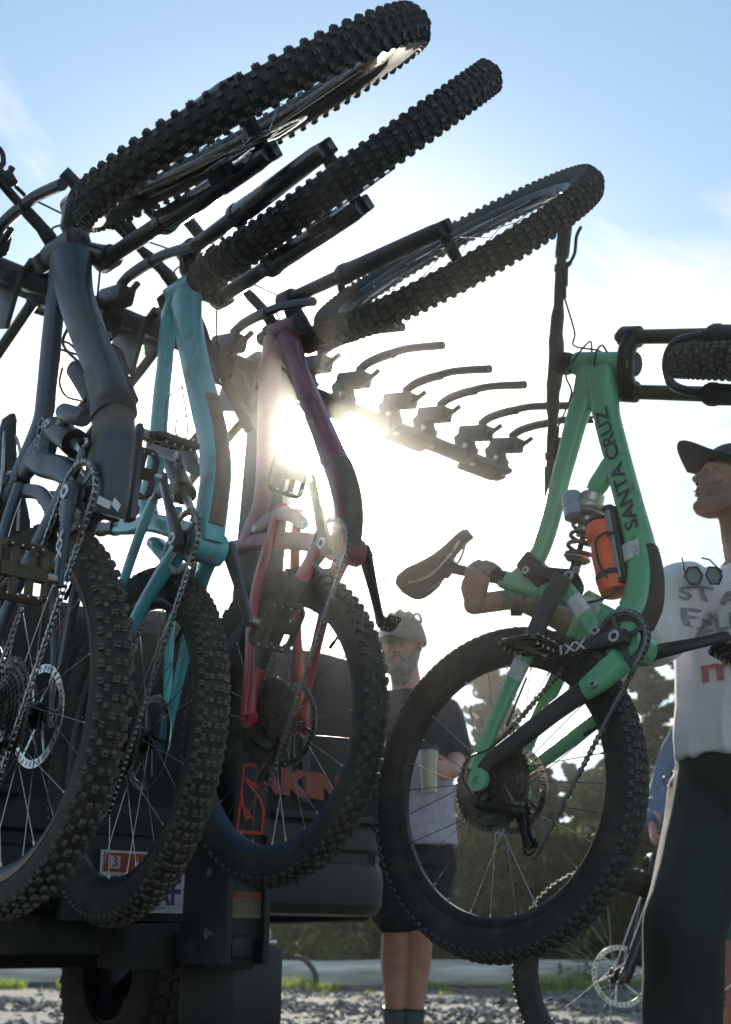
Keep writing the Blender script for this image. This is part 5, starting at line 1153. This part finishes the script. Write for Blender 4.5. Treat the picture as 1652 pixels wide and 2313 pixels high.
def hand(fl, W_, d, pn, th, curl, k=1.0, grip=None):
    """W_ wrist, d along the palm, pn palm normal (towards what it holds), th thumb side"""
    d, pn, th = d.normalized(), pn.normalized(), th.normalized()
    fl.loft([(W_+d*.000, th, pn, .026*k, .019*k), (W_+d*.030*k, th, pn, .036*k, .018*k), (W_+d*.060*k, th, pn, .041*k, .016*k), (W_+d*.088*k, th, pn, .040*k, .013*k)], 20)
    for i, (off, L1, L2, L3, r) in enumerate(((.030, .042, .026, .021, .0088), (.010, .046, .030, .023, .0092), (-.010, .042, .028, .022, .0088), (-.029, .034, .021, .019, .0078))):
        b_ = W_+(d*.083+th*off)*k; a = curl[0]; P = [b_-d*.02*k]; q = b_; P.append(q)
        for L, c in ((L1, curl[0]), (L2, curl[1]), (L3, curl[2])):
            a_ = c; dirv = d*math.cos(a_)+pn*math.sin(a_)+th*(.04*(1.5-i)); q = q+dirv.normalized()*L*k; P.append(q)
        fl.m.tube(smooth_path(P, 3), np.interp(np.linspace(0, 1, 13), [0, .25, .5, .75, 1], [r*1.05, r*1.1, r, r*.93, r*.72]).tolist(), 10)
        fl.ball(P[-1], r*.8)
        for p in P[2:4]: fl.ball(p, r*1.07)
    t0 = W_+(d*.022+th*.026+pn*.004)*k; t1 = t0+(d*.022+th*.026+pn*.014)*k; t2 = t1+(d*.030+th*.006+pn*.020)*k; t3 = t2+(d*.022-th*.006+pn*.012)*k
    fl.limb([W_+(d*.01+th*.012)*k, t0, t1, t2, t3], [.016*k, .016*k, .0125*k, .0115*k, .009*k], 10)

# ---------------------------------------------------------------- man in white t-shirt lifting the green bike
Y0 = 2.88; UP = Vector((0, 0, 1))
man = tag(empty('person', Matrix.Translation((1.05, Y0, 0))), 'man in black cap, white t-shirt and black trousers lifting the green bike', 'person')
def fix(o, p, iv): o.parent = p; o.matrix_parent_inverse = Matrix.Identity(4); o.matrix_local = iv; return o
inv = Matrix.Translation((-1.05, -Y0, 0))
body = Flesh()
tilt = R_(20); hf = Vector((-math.cos(tilt), -.10, math.sin(tilt))).normalized(); hl = Vector((0.10, -1, 0)).normalized(); hl = (hl-hf*hl.dot(hf)).normalized(); hu = hl.cross(hf); hu = hu if hu.z > 0 else -hu
HO = aty(1652, 1103, Y0)
H, Mh = head(body, HO, hf, hu, hl, 1.0)
fd = Vector((-.62, -.78, 0)).normalized(); sd = Vector((-fd.y, fd.x, 0)); sd = sd if sd.x < 0 else -sd    # chest direction; side towards the bike
NB = aty(1690, 1270, Y0+.02)
body.limb([HO+hu*-.03-hf*.02, (HO+NB)/2+Vector((.0, 0, .0)), NB+Vector((0, 0, -.03))], [.056, .056, .066])
sh = aty(1540, 1345, Y0-.06); el = aty(1452, 1470, Y0-.10); 
P4 = Pose(POSE['four']); gp = P4.M @ P4.loc(1100, 1312, 0)
wr_ = aty(1165, 1352, gp.y+.075); 
chest = aty(1690, 1400, Y0+.02); belly = aty(1690, 1600, Y0+.02); hip = aty(1692, 1760, Y0+.02)
sd_ = sd
for c, w, d in ((chest, .17, .11),): pass
body.loft([(hip+UP*-.05, sd, fd, .165, .115), (belly, sd, fd, .150, .105), (chest, sd, fd, .175, .115), (NB+UP*-.05, sd, fd, .13, .075), (NB, sd, fd, .07, .06)])
body.limb([sh+Vector((.04, .02, 0)), sh*.5+el*.5, el], [.055, .050, .043]); body.limb([el, el.lerp(wr_, .35)+UP*-.01, wr_.lerp(el, .25), wr_], [.043, .043, .031, .027])
gax = ((P4.M @ P4.loc(1012, 1282))-(P4.M @ P4.loc(1140, 1308))).normalized()      # seat post direction
hd = (gp-wr_).normalized(); pn = (gp-wr_)-gax*((gp-wr_).dot(gax))
tow = (Vector((0, 0, CAMZ))-gp).normalized()
hdir = (gax*.35+UP*.45+Vector((-.1, 0, 0))+(gp-wr_).normalized()*.6).normalized()
# palm lies behind the post, fingers wrap over it towards the camera
upv = (UP-gax*UP.dot(gax)).normalized(); back = gax.cross(upv); back = back if back.y > 0 else -back
wr2 = gp-back*.030-upv*.066-gax*.004
body.limb([wr_, wr2], [.027, .026])
hand(body, wr2, (upv*.97+gax*.10-back*.06).normalized(), back, gax, (.95, 1.9, 2.7), 1.0)
oth = aty(1850, 1345, Y0+.05); oel = oth+Vector((.10, -.18, -.22)); ow = oel+Vector((-.02, -.42, .22))
P4F = P4.M @ (P4.S @ (P4.fa+P4.u*.25))
ow = P4F+Vector((.26, .02, -.13)); oel = (oth+ow)/2+Vector((.12, .05, -.16))
body.limb([oth, oth*.5+oel*.5, oel], [.055, .050, .043]); body.limb([oel, oel.lerp(ow, .4), ow], [.043, .038, .027])
hand(body, ow, Vector((-.1, -.5, .9)), Vector((-.2, -.8, -.4)), Vector((-1, .1, 0)), (.6, 1.4, 2.3))
kneeR = aty(1545, 2085, Y0-.08); ankR = Vector((kneeR.x-.02, Y0+.05, .09)); hipR = hip+sd*.09+UP*-.06
kneeL = Vector((1.40, Y0+.02, .50)); ankL = Vector((1.46, Y0+.10, .09)); hipL = hip-sd*.09+UP*-.06
for a, k_, n_ in ((hipR, kneeR, ankR), (hipL, kneeL, ankL)): body.limb([a, a.lerp(k_, .5), k_], [.085, .070, .052]); body.limb([k_, k_.lerp(n_, .35), n_], [.052, .052, .036]); body.limb([n_+UP*-.03, n_+Vector((-.10, -.06, -.05)), n_+Vector((-.19, -.10, -.06))], [.038, .034, .026])
def asn(c):
    q = Vector(c)-HO+Vector((1, 1, 1))*.018*mnoise.noise(Vector(c)*90); a, b_, c_ = q.dot(hf), q.dot(hl), q.dot(hu)
    if q.length < .16 and c_ < -.022 and a > -.05 and not (abs(b_) < .024 and a > .07 and -.062 < c_ < -.034): return 1
    if (Vector(c)-wr_).length < .16 and (Vector(c)-wr2).length > .08: return 2
    return 0
bo_ = body.build('body', [SKIN, STUB, INK], None, vox=.0045, smooth=4, assign=asn); fix(bo_, man, inv)
for s in (-1, 1):
    e = MB(); e.ball(H(.0715, s*.031, .012), .0112, 14); e.ball(H(.0788, s*.031, .0125), .0055, 10, 1); fix(e.build('eye', [mat('eye_white', (.55, .52, .48), .3), mat('eye_dark', (.03, .02, .015), .2)]), man, inv)
    e = MB(); e.tube([H(.086, s*.012, .036), H(.084, s*.030, .0395), H(.070, s*.048, .034)], [.0035, .0042, .002], 6); fix(e.build('eyebrow', mat('dark_hair', (.02, .014, .01), .8)), man, inv)
m_ = MB(); m_.tube([H(.0925, -.022, -.0485), H(.0965, 0, -.0470), H(.0925, .022, -.0485)], [.0012, .0022, .0012], 6); fix(m_.build('mouth_line', mat('lip_shadow', (.12, .045, .04), .6)), man, inv)
# cap: crown and a big curved peak
cap = MB(); V = []; seg = 36
for i in range(9):
    ph = i/8*math.pi/2
    for k in range(seg):
        t = 2*math.pi*k/seg; r_f, r_l = .105*math.cos(ph)+.002, .086*math.cos(ph)+.002; V.append(H(-.012+r_f*math.cos(t), r_l*math.sin(t), .043+.098*math.sin(ph)-(.028*(1-math.cos(t))/2 if i == 0 else .028*(1-math.cos(t))/2*math.cos(ph))))
cap.add(V, [(i*seg+k, i*seg+(k+1) % seg, (i+1)*seg+(k+1) % seg, (i+1)*seg+k) for i in range(8) for k in range(seg)])
for dz in (0, .004):
    V = []; n1 = 17
    for j in range(8):
        for i in range(n1):
            t = (i/(n1-1)-.5)*2; an = t*1.15; rr = j/7; f0, l0 = -.012+.104*math.cos(an), .085*math.sin(an)
            f1 = -.012+.178-.050*t*t+.012*math.cos(t*2); l1 = .079*t
            u_ = .047+.030*rr**.8-.034*abs(t)**2*rr; V.append(H(f0+(f1-f0)*rr, l0+(l1-l0)*rr, u_+dz))
    cap.add(V, [(j*n1+i, j*n1+i+1, (j+1)*n1+i+1, (j+1)*n1+i) for j in range(7) for i in range(n1-1)], 1)
cap.ball(H(-.012, 0, .142), .007, 8)
CAPM = mat('dark_grey_cap', (.035, .037, .037), .85, bump=.4, bscale=800); fix(cap.build('cap', [CAPM, mat('cap_underside', (.055, .055, .053), .85, bump=.3, bscale=900)], smooth=50), man, inv)
hr = Flesh(); hr.ball(H(-.035, 0, .02), (.080, .0815, .075), Mh); hr.ball(H(-.06, 0, -.03), (.045, .065, .05), Mh)
fix(hr.build('hair', mat('dark_hair', (.02, .014, .01)), None, vox=.006, cloth=.003, cfreq=(60, 60, 60)), man, inv)
# t-shirt
TEE = mat('white_tee', (.68, .64, .68), .9, var=.10, vscale=7, bump=.25, bscale=900, sheen=.2)
s_ = Flesh()
hem = aty(1690, 1712, Y0+.02)
s_.loft([(hem+UP*.00, sd, fd, .190, .150), (hem+UP*.06, sd, fd, .186, .146), (belly+UP*.02, sd, fd, .182, .140), (belly.lerp(chest, .55), sd, fd, .190, .142), (chest, sd, fd, .200, .140), (chest.lerp(NB, .6), sd, fd, .195, .112), (NB+UP*-.055, sd, fd, .145, .088), (NB+UP*-.012, sd, fd, .085, .074)], 36)
hh = sh.lerp(el, .72); s_.limb([sh+Vector((.09, .04, .01)), sh, sh.lerp(el, .4), hh], [.085, .082, .080, .078]); hh2 = oth.lerp(oel, .62); s_.limb([oth-Vector((.09, 0, 0)), oth, hh2], [.085, .078, .074])
tee = s_.build('t_shirt', TEE, None, vox=.006, smooth=4, cloth=.009, cfreq=(8, 8, 3.0)); fix(tee, man, inv)
# front print, laid just over the cloth
from mathutils.bvhtree import BVHTree
def print_on(obj, s, size, O, X, Y, N_, m, name, width=1.0, bold=.001, off=.005, par=None, iv=None):
    bvh = BVHTree.FromPolygons([v.co.copy() for v in obj.data.vertices], [tuple(p.vertices) for p in obj.data.polygons]); V, F = text_geo(s, size, width, bold); out = []
    bm = bmesh.new(); vs = [bm.verts.new((x, y, 0)) for x, y in V]
    for f_ in F:
        try: bm.faces.new([vs[i] for i in f_])
        except ValueError: pass
    bmesh.ops.triangulate(bm, faces=bm.faces[:]); bmesh.ops.subdivide_edges(bm, edges=[e for e in bm.edges if e.calc_length() > .012], cuts=2)
    for v in bm.verts:
        p = O+X*v.co.x+Y*v.co.y; h_ = bvh.ray_cast(p+N_*.4, -N_); v.co = (h_[0]+N_*off) if h_[0] else p
    me = bpy.data.meshes.new(name); bm.to_mesh(me); bm.free(); me.materials.append(m); o = link(name, me); fix(o, par, Matrix.Identity(4) if par is tee else iv); return o
right = -sd; PRM = mat('shirt_print', (.27, .27, .30), .8, var=.3); REDS = mat('faded_red_print', (.50, .16, .18), .9, var=.3, vscale=40)
cz = aty(1650, 1395, Y0-.12)
print_on(tee, 'STATION', .050, aty(1698, 1352, Y0-.1), right, (UP+Vector((0, 0, 0))), fd, PRM, 'shirt_lettering', width=1.25, par=tee)
print_on(tee, 'ELMAN', .062, aty(1700, 1405, Y0-.1), right, UP, fd, PRM, 'shirt_lettering', width=1.3, bold=.0012, par=tee)
print_on(tee, 'ma', .09, aty(1655, 1508, Y0-.1), right, UP, fd, REDS, 'red_print', width=1.6, bold=.002, par=tee)
# trousers
TRO = mat('black_trousers', (.012, .018, .018), .8, var=.2, bump=.3, bscale=600)
s_ = Flesh(); s_.loft([(hip+UP*.085, sd, fd, .172, .130), (hip+UP*.0, sd, fd, .182, .138), (hip+UP*-.10, sd, fd, .185, .135)], 30)
for a, k_, n_ in ((hipR, kneeR, ankR), (hipL, kneeL, ankL)): s_.limb([a+UP*.03, a.lerp(k_, .35), a.lerp(k_, .7), k_], [.118, .110, .098, .092]); s_.limb([k_, k_.lerp(n_, .5), n_+UP*.02], [.092, .088, .078])
fix(s_.build('trousers', TRO, None, vox=.008, smooth=4, cloth=.007, cfreq=(5, 5, 4)), man, inv)
for n_ in (ankR, ankL): s_ = Flesh(); s_.limb([n_+UP*-.045+Vector((.05, .02, 0)), n_+Vector((-.06, -.03, -.045)), n_+Vector((-.20, -.10, -.052))], [.043, .045, .036]); fix(s_.build('shoe', BLKP, None, vox=.008), man, inv)
wbd = MB(); ax_ = (wr2-wr_).normalized(); wbd.ring(wr_+ax_*-.01, ax_, [(.0275, -.012), (.032, -.012), (.032, .012), (.0275, .012)], 24); wbd.rbox((.03, .012, .03), Matrix.Translation(wr_+back*-.0-UP*.03), b=.2); fix(wbd.build('wrist_watch', BLKP), man, inv)
# sunglasses hanging at the collar
sg = MB(); so0 = aty(1590, 1300, Y0-.17)
for s in (-1, 1):
    c_ = so0+Vector((.026*s, 0, .0)); P_ = [c_+Vector((.022*math.cos(a), 0.004*math.cos(a)*s, .026*math.sin(a))) for a in np.linspace(0, 6.283, 7)]; sg.tube(P_, .0028, 6); sg.add([p+Vector((0, .001, 0)) for p in P_[:-1]], [tuple(range(6))], 1)
    sg.tube([c_+Vector((.022*s, 0, .01)), c_+Vector((.01*s, .05, .06)), c_+Vector((0, .08, .075))], .0025, 6)
tag(sg.build('sunglasses', [BLKP, mat('green_grey_lens', (.16, .19, .17), .15)]), 'dark framed sunglasses hanging from the neck of the white t-shirt', 'sunglasses')

# ---------------------------------------------------------------- bearded man with helmet and cup
Y1 = 4.83
def simple_person(pos, label, HOp, face, scale, J, skin, build_head=True, vox=.006): pass
man2 = tag(empty('person', Matrix.Translation((.2, Y1, 0))), 'bearded man in dark helmet and grey two-tone t-shirt holding a plastic cup', 'person'); iv2 = Matrix.Translation((-.2, -Y1, 0))
b2 = Flesh(); hf = Vector((-.30, -.93, -.18)).normalized(); hl = Vector((-.95, .30, 0)).normalized(); hl = (hl-hf*hl.dot(hf)).normalized(); hu = hf.cross(hl); hu = hu if hu.z > 0 else -hu
HO2 = aty(909, 1462, Y1); H2, Mh2 = head(b2, HO2, hf, hu, hl, 1.06)
N2 = aty(920, 1562, Y1+.03); b2.limb([HO2-hu*.04, N2], [.062, .07]); f2 = Vector((-.25, -.97, 0)).normalized(); s2 = Vector((.97, -.25, 0))
ch2 = aty(925, 1650, Y1+.02); be2 = aty(922, 1790, Y1+.02); hi2 = aty(925, 1925, Y1+.02)
b2.loft([(hi2, s2, f2, .165, .13), (be2, s2, f2, .165, .14), (ch2, s2, f2, .185, .12), (N2+UP*-.04, s2, f2, .13, .08), (N2, s2, f2, .07, .06)])
sR = aty(1003, 1612, Y1); eR = aty(1032, 1712, Y1-.05); cup_c = aty(972, 1738, Y1-.30); wR = aty(1022, 1745, Y1-.24)
b2.limb([sR, sR.lerp(eR, .5), eR], [.055, .050, .042]); b2.limb([eR, eR.lerp(wR, .5), wR], [.042, .040, .029])
cd_ = (cup_c-wR); hand(b2, wR+Vector((0, .0, .0)), Vector((-.75, -.62, .05)), Vector((-.5, .75, 0)), UP, (.25, 1.15, 2.0), 1.0)
sL = aty(840, 1612, Y1+.02); eL = aty(822, 1735, Y1+.05); wL = aty(830, 1850, Y1-.06)
b2.limb([sL, sL.lerp(eL, .5), eL], [.055, .050, .042]); b2.limb([eL, eL.lerp(wL, .5), wL], [.042, .040, .029]); hand(b2, wL, Vector((.1, -.2, -1)), Vector((1, 0, 0)), Vector((0, -1, -.1)), (.2, .45, .8))
legs = []
for kx, ax_, off in ((896, 894, -.09), (945, 930, .09)):
    hp = hi2+s2*off+UP*-.08; kn = aty(kx, 2100, Y1-.02); an = aty(ax_, 2330, Y1+.04); legs.append((hp, kn, an))
    b2.limb([hp, hp.lerp(kn, .6), kn], [.09, .075, .060]); b2.limb([kn, kn.lerp(an, .32)+Vector((0, .02, 0)), kn.lerp(an, .7), an], [.058, .064, .046, .038]); b2.limb([an, an+Vector((-.03, -.10, -.05)), an+Vector((-.05, -.19, -.06))], [.038, .036, .028])
bo2 = b2.build('body', SKINP, None, vox=.0055, smooth=3); fix(bo2, man2, iv2)
for s in (-1, 1): e = MB(); e.ball(H2(.076, s*.032, .011), .012, 12); e.ball(H2(.0845, s*.032, .0105), .0055, 8, 1); fix(e.build('eye', [mat('eye_white', (.55, .52, .48)), mat('eye_dark', (.03, .02, .015))]), man2, iv2)
br = Flesh(); br.ball(H2(.052, 0, -.085), (.050, .058, .050), Mh2); br.ball(H2(.045, 0, -.125), (.040, .046, .045), Mh2)
for s in (-1, 1): br.limb([H2(.0, s*.062, -.01), H2(.03, s*.056, -.05), H2(.06, s*.03, -.09)], [.016, .024, .03]); br.limb([H2(.098, s*.003, -.033), H2(.090, s*.022, -.042), H2(.076, s*.036, -.062)], [.008, .0095, .010])
fix(br.build('beard', mat('grey_beard', (.24, .215, .195), .9, var=.6, vscale=120, bump=.8, bscale=260), None, vox=.005, cloth=.004, cfreq=(70, 70, 25)), man2, iv2)
# helmet with vents and peak
hm = MB(); V = []; seg = 40
for i in range(10):
    ph = -.12+i/9*(math.pi/2+.12)
    for k in range(seg):
        t = 2*math.pi*k/seg; g_ = 1+(.035 if (k % 5 in (0, 1)) else -.012)*math.sin(max(ph, 0)*2); V.append(H2(-.015+.130*math.cos(ph)*g_*math.cos(t), .102*math.cos(ph)*g_*math.sin(t), .050+.106*math.sin(ph)*g_-.022*(1-math.cos(t))*math.cos(ph)))
hm.add(V, [(i*seg+k, i*seg+(k+1) % seg, (i+1)*seg+(k+1) % seg, (i+1)*seg+k) for i in range(9) for k in range(seg)])
for dz in (0, .005):
    V = []; n1 = 13
    for j in range(5):
        for i in range(n1):
            t = (i/(n1-1)-.5)*2; an = t*1.1; rr = j/4; V.append(H2((.114*math.cos(an))*(1-rr)+(.200-.045*t*t)*rr, .104*math.sin(an)*(1-rr)+.088*t*rr, .066-.030*rr+dz-.028*t*t*rr))
    hm.add(V, [(j*n1+i, j*n1+i+1, (j+1)*n1+i+1, (j+1)*n1+i) for j in range(4) for i in range(n1-1)], 1)
for k in range(5):
    l_ = (k-2)*.034; hm.tube(smooth_path([H2(.085-abs(k-2)*.012, l_, .118-abs(k-2)*.004), H2(.03, l_*1.1, .152-abs(k-2)*.010), H2(-.04, l_*1.1, .152-abs(k-2)*.010), H2(-.10+abs(k-2)*.008, l_, .105)], 4), .008, 8, 1)
hm.tube([H2(.112, -.034, .086), H2(.122, 0, .090), H2(.112, .034, .086)], .012, 8, 2)
for s in (-1, 1): hm.tube([H2(.02, s*.088, .03), H2(.015, s*.078, -.04), H2(.035, s*.04, -.095)], .004, 6, 1)
fix(hm.build('helmet', [mat('grey_green_helmet', (.014, .019, .018), .6), BLKP, mat('helmet_orange', (.50, .13, .04), .5)], smooth=30), man2, iv2)
gl_ = MB()
for off_ in (0, .004):
    V = []
    for i in range(15):
        an = (i/14-.5)*2.5
        for u_ in (.006, .020, .045, .062): V.append(H2(-.012+(.118+off_-.004*abs(u_-.034)/.03)*math.cos(an), (.097+off_)*math.sin(an), u_+.010*abs(an)))
    gl_.add(V, [(i*4+k, (i+1)*4+k, (i+1)*4+k+1, i*4+k+1) for i in range(14) for k in range(3)])
fix(gl_.build('goggles', mat('dark_lens', (.012, .012, .012), .25)), man2, iv2)
s_ = Flesh(); hem2 = aty(925, 1912, Y1+.02)
s_.loft([(hem2, s2, f2, .198, .172), (hem2+UP*.08, s2, f2, .192, .17), (be2+UP*.02, s2, f2, .188, .168), (ch2+UP*-.05, s2, f2, .200, .150), (ch2+UP*.03, s2, f2, .205, .135), (N2+UP*-.045, s2, f2, .155, .095), (N2+UP*-.005, s2, f2, .085, .075)], 32)
s_.limb([sR+Vector((-.08, 0, 0)), sR, sR.lerp(eR, .85)], [.08, .076, .070]); s_.limb([sL+Vector((.08, 0, 0)), sL, sL.lerp(eL, .7)], [.08, .076, .070])
zb = ch2.z-.115
fix(s_.build('t_shirt', [mat('grey_lilac_jersey', (.42, .38, .44), .9, bump=.2, bscale=700), mat('navy_jersey', (.022, .024, .032), .9, bump=.2, bscale=700)], None, vox=.007, smooth=4, cloth=.006, cfreq=(7, 7, 3.5), assign=lambda c: 1 if (c[2] > zb+.02*math.sin(c[0]*14) or c[0] > sR.x-.01 and c[2] > 1.2) else 0), man2, iv2)
lb = MB(); lb.rbox((.035, .003, .030), Matrix.Translation(aty(925, 1708, Y1-.155)), b=.1); fix(lb.build('chest_badge', DEC), man2, iv2)
s_ = Flesh(); s_.loft([(hi2+UP*.05, s2, f2, .180, .150), (hi2+UP*-.06, s2, f2, .185, .150)], 28)
for hp, kn, an in legs: s_.limb([hp+UP*.04, hp.lerp(kn, .5), kn+UP*.055], [.112, .104, .088])
fix(s_.build('shorts', mat('black_shorts', (.014, .016, .022), .85, bump=.3, bscale=600), None, vox=.008, smooth=3, cloth=.006, cfreq=(7, 7, 4)), man2, iv2)
for hp, kn, an in legs:
    k_ = MB(); z0 = aty(900, 2276, Y1).z; q0 = kn.lerp(an, (kn.z-z0)/(kn.z-an.z)); k_.tube([q0, q0.lerp(an, .12), an, an+UP*-.03], [.0505, .051, .043, .045], 20); k_.ring(q0, (an-q0), [(.050, -.002), (.0530, -.002), (.0530, .006), (.050, .006)], 24, 1); fix(k_.build('sock', [mat('grey_blue_sock', (.09, .11, .12), .9, bump=.4, bscale=500), DEC]), man2, iv2)
    s_ = Flesh(); s_.limb([an+Vector((.01, .05, -.045)), an+Vector((-.03, -.09, -.05)), an+Vector((-.05, -.21, -.055))], [.044, .046, .036]); fix(s_.build('shoe', BLKP, None, vox=.01), man2, iv2)
# the cup
c0 = aty(970, 1790, Y1-.30); c1 = aty(974, 1692, Y1-.30); cu = MB(); h_ = (c1-c0).length
cu.ring(c0, UP, [(.0, .0), (.030, .0), (.041, h_), (.039, h_), (.0285, .003), (.0, .003)], 28); cup = tag(cu.build('plastic_cup', mat('clear_plastic', (.75, .75, .62), .25, var=.05, trans=.6)), 'clear plastic cup with yellow drink in the bearded man’s hand'.replace('’', "'"), 'cup')
lq = MB(); lq.ring(c0, UP, [(.0, .004), (.0282, .004), (.0345, h_*.52), (.0, h_*.52)], 24); lq.build('drink', mat('yellow_drink', (.62, .60, .10), .3, var=.1), cup)
ld = MB(); ld.ring(c0, UP, [(.0, h_+.012), (.034, h_+.012), (.043, h_), (.043, h_-.006), (.0, h_-.006)], 24); ld.build('lid', BLKP, cup)

# ---------------------------------------------------------------- person in blue-grey behind
Y2 = 5.45
man3 = tag(empty('person', Matrix.Translation((1.7, Y2, 0))), 'person in blue-grey long sleeves and teal shorts half hidden behind the man in white', 'person'); iv3 = Matrix.Translation((-1.7, -Y2, 0))
b3 = Flesh(); hf3 = Vector((-.9, -.4, -.1)).normalized(); hl3 = Vector((-.4, .9, 0)).normalized(); hl3 = (hl3-hf3*hl3.dot(hf3)).normalized(); hu3 = hf3.cross(hl3); hu3 = hu3 if hu3.z > 0 else -hu3
HO3 = aty(1640, 1520, Y2); H3, Mh3 = head(b3, HO3, hf3, hu3, hl3, 1.0); N3 = aty(1640, 1615, Y2); f3 = Vector((-.5, -.86, 0)).normalized(); s3 = Vector((-.86, .5, 0)).normalized()
ch3 = aty(1635, 1690, Y2); be3 = aty(1635, 1820, Y2); hi3 = aty(1640, 1930, Y2)
b3.limb([HO3-hu3*.04, N3], [.055, .06]); b3.loft([(hi3, s3, f3, .15, .12), (be3, s3, f3, .145, .11), (ch3, s3, f3, .165, .11), (N3, s3, f3, .07, .06)])
q3s, q3e, q3w = aty(1545, 1672, Y2-.02), aty(1500, 1775, Y2-.04), aty(1478, 1850, Y2-.20)
b3.limb([q3s, q3e], [.045, .038]); b3.limb([q3e, q3w], [.036, .026]); hand(b3, q3w, Vector((-.3, -.5, -.6)), Vector((.5, -.5, 0)), Vector((0, 0, 1)), (.4, 1.0, 1.6))
p3s, p3e, p3w = aty(1730, 1672, Y2), aty(1765, 1780, Y2), aty(1755, 1890, Y2-.1); b3.limb([p3s, p3e], [.045, .038]); b3.limb([p3e, p3w], [.036, .026]); hand(b3, p3w, Vector((0, -.3, -1)), Vector((-1, 0, 0)), Vector((0, -1, 0)), (.2, .5, .8))
lg3 = []
for kx, ax_ in ((1640, 1655), (1700, 1730)):
    hp = hi3+Vector(((kx-1670)/450*.9, 0, -.08)); kn = aty(kx, 2110, Y2-.03); an = Vector((aty(ax_, 2300, Y2).x, Y2+.05, .10)); lg3.append((hp, kn, an)); b3.limb([hp, kn], [.085, .058]); b3.limb([kn, kn.lerp(an, .32)+Vector((.01, .02, 0)), an], [.056, .060, .036]); b3.limb([an, an+Vector((-.12, -.12, -.06))], [.036, .028])
fix(b3.build('body', SKINP, None, vox=.008, smooth=3), man3, iv3)
s_ = Flesh(); s_.loft([(hi3+UP*-.02, s3, f3, .178, .145), (be3, s3, f3, .165, .135), (ch3, s3, f3, .185, .130), (N3+UP*-.03, s3, f3, .12, .085), (N3, s3, f3, .07, .065)], 28); s_.limb([q3s+Vector((.06, 0, 0)), q3s, q3e, q3w], [.075, .072, .060, .045]); s_.limb([p3s-Vector((.06, 0, 0)), p3s, p3e, p3w], [.075, .070, .058, .045])
fix(s_.build('long_sleeve_shirt', mat('blue_grey_shirt', (.13, .17, .24), .85, bump=.3, bscale=500), None, vox=.008, smooth=3, cloth=.012, cfreq=(8, 8, 5)), man3, iv3)
s_ = Flesh(); s_.loft([(hi3+UP*.02, s3, f3, .172, .14), (hi3+UP*-.10, s3, f3, .18, .14)], 24)
for hp, kn, an in lg3: s_.limb([hp+UP*.02, kn+UP*.05], [.11, .088])
fix(s_.build('shorts', mat('teal_shorts', (.03, .22, .24), .85), None, vox=.01, cloth=.006), man3, iv3)
hr = Flesh(); hr.ball(H3(-.02, 0, .05), (.098, .084, .085), Mh3); fix(hr.build('hair', mat('dark_hair', (.02, .014, .01)), None, vox=.008), man3, iv3)
for s in (-1, 1): e = MB(); e.ball(H3(.0765, s*.031, .011), .011, 10); fix(e.build('eye', mat('eye_white', (.55, .52, .48))), man3, iv3)
for hp, kn, an in lg3: s_ = Flesh(); s_.limb([an+Vector((.04, .03, -.05)), an+Vector((-.15, -.12, -.06))], [.045, .038]); fix(s_.build('shoe', BLKP, None, vox=.01), man3, iv3)

# ================================================================ FLARE HAZE
hz = MB(); hz.box((120, 90, 16), Matrix.Translation((0, 30, 6.5))); ho = hz.build('haze', [], None, smooth=0); tag(ho, 'faint haze added round the whole scene to imitate lens flare', 'haze', kind='stuff')
hmn = bpy.data.materials.new('flare_haze'); hmn.use_nodes = True; t_ = hmn.node_tree; t_.nodes.clear(); pv = t_.nodes.new('ShaderNodeVolumePrincipled'); oo = t_.nodes.new('ShaderNodeOutputMaterial'); t_.links.new(pv.outputs[0], oo.inputs['Volume'])
pv.inputs['Color'].default_value = (1, .97, .92, 1); pv.inputs['Density'].default_value = .0044; pv.inputs['Anisotropy'].default_value = .962  # forward-scattering volume added for the glow and veil of lens flare
hmn.cycles.homogeneous_volume = True if hasattr(hmn, 'cycles') and hasattr(hmn.cycles, 'homogeneous_volume') else True
ho.data.materials.append(hmn)
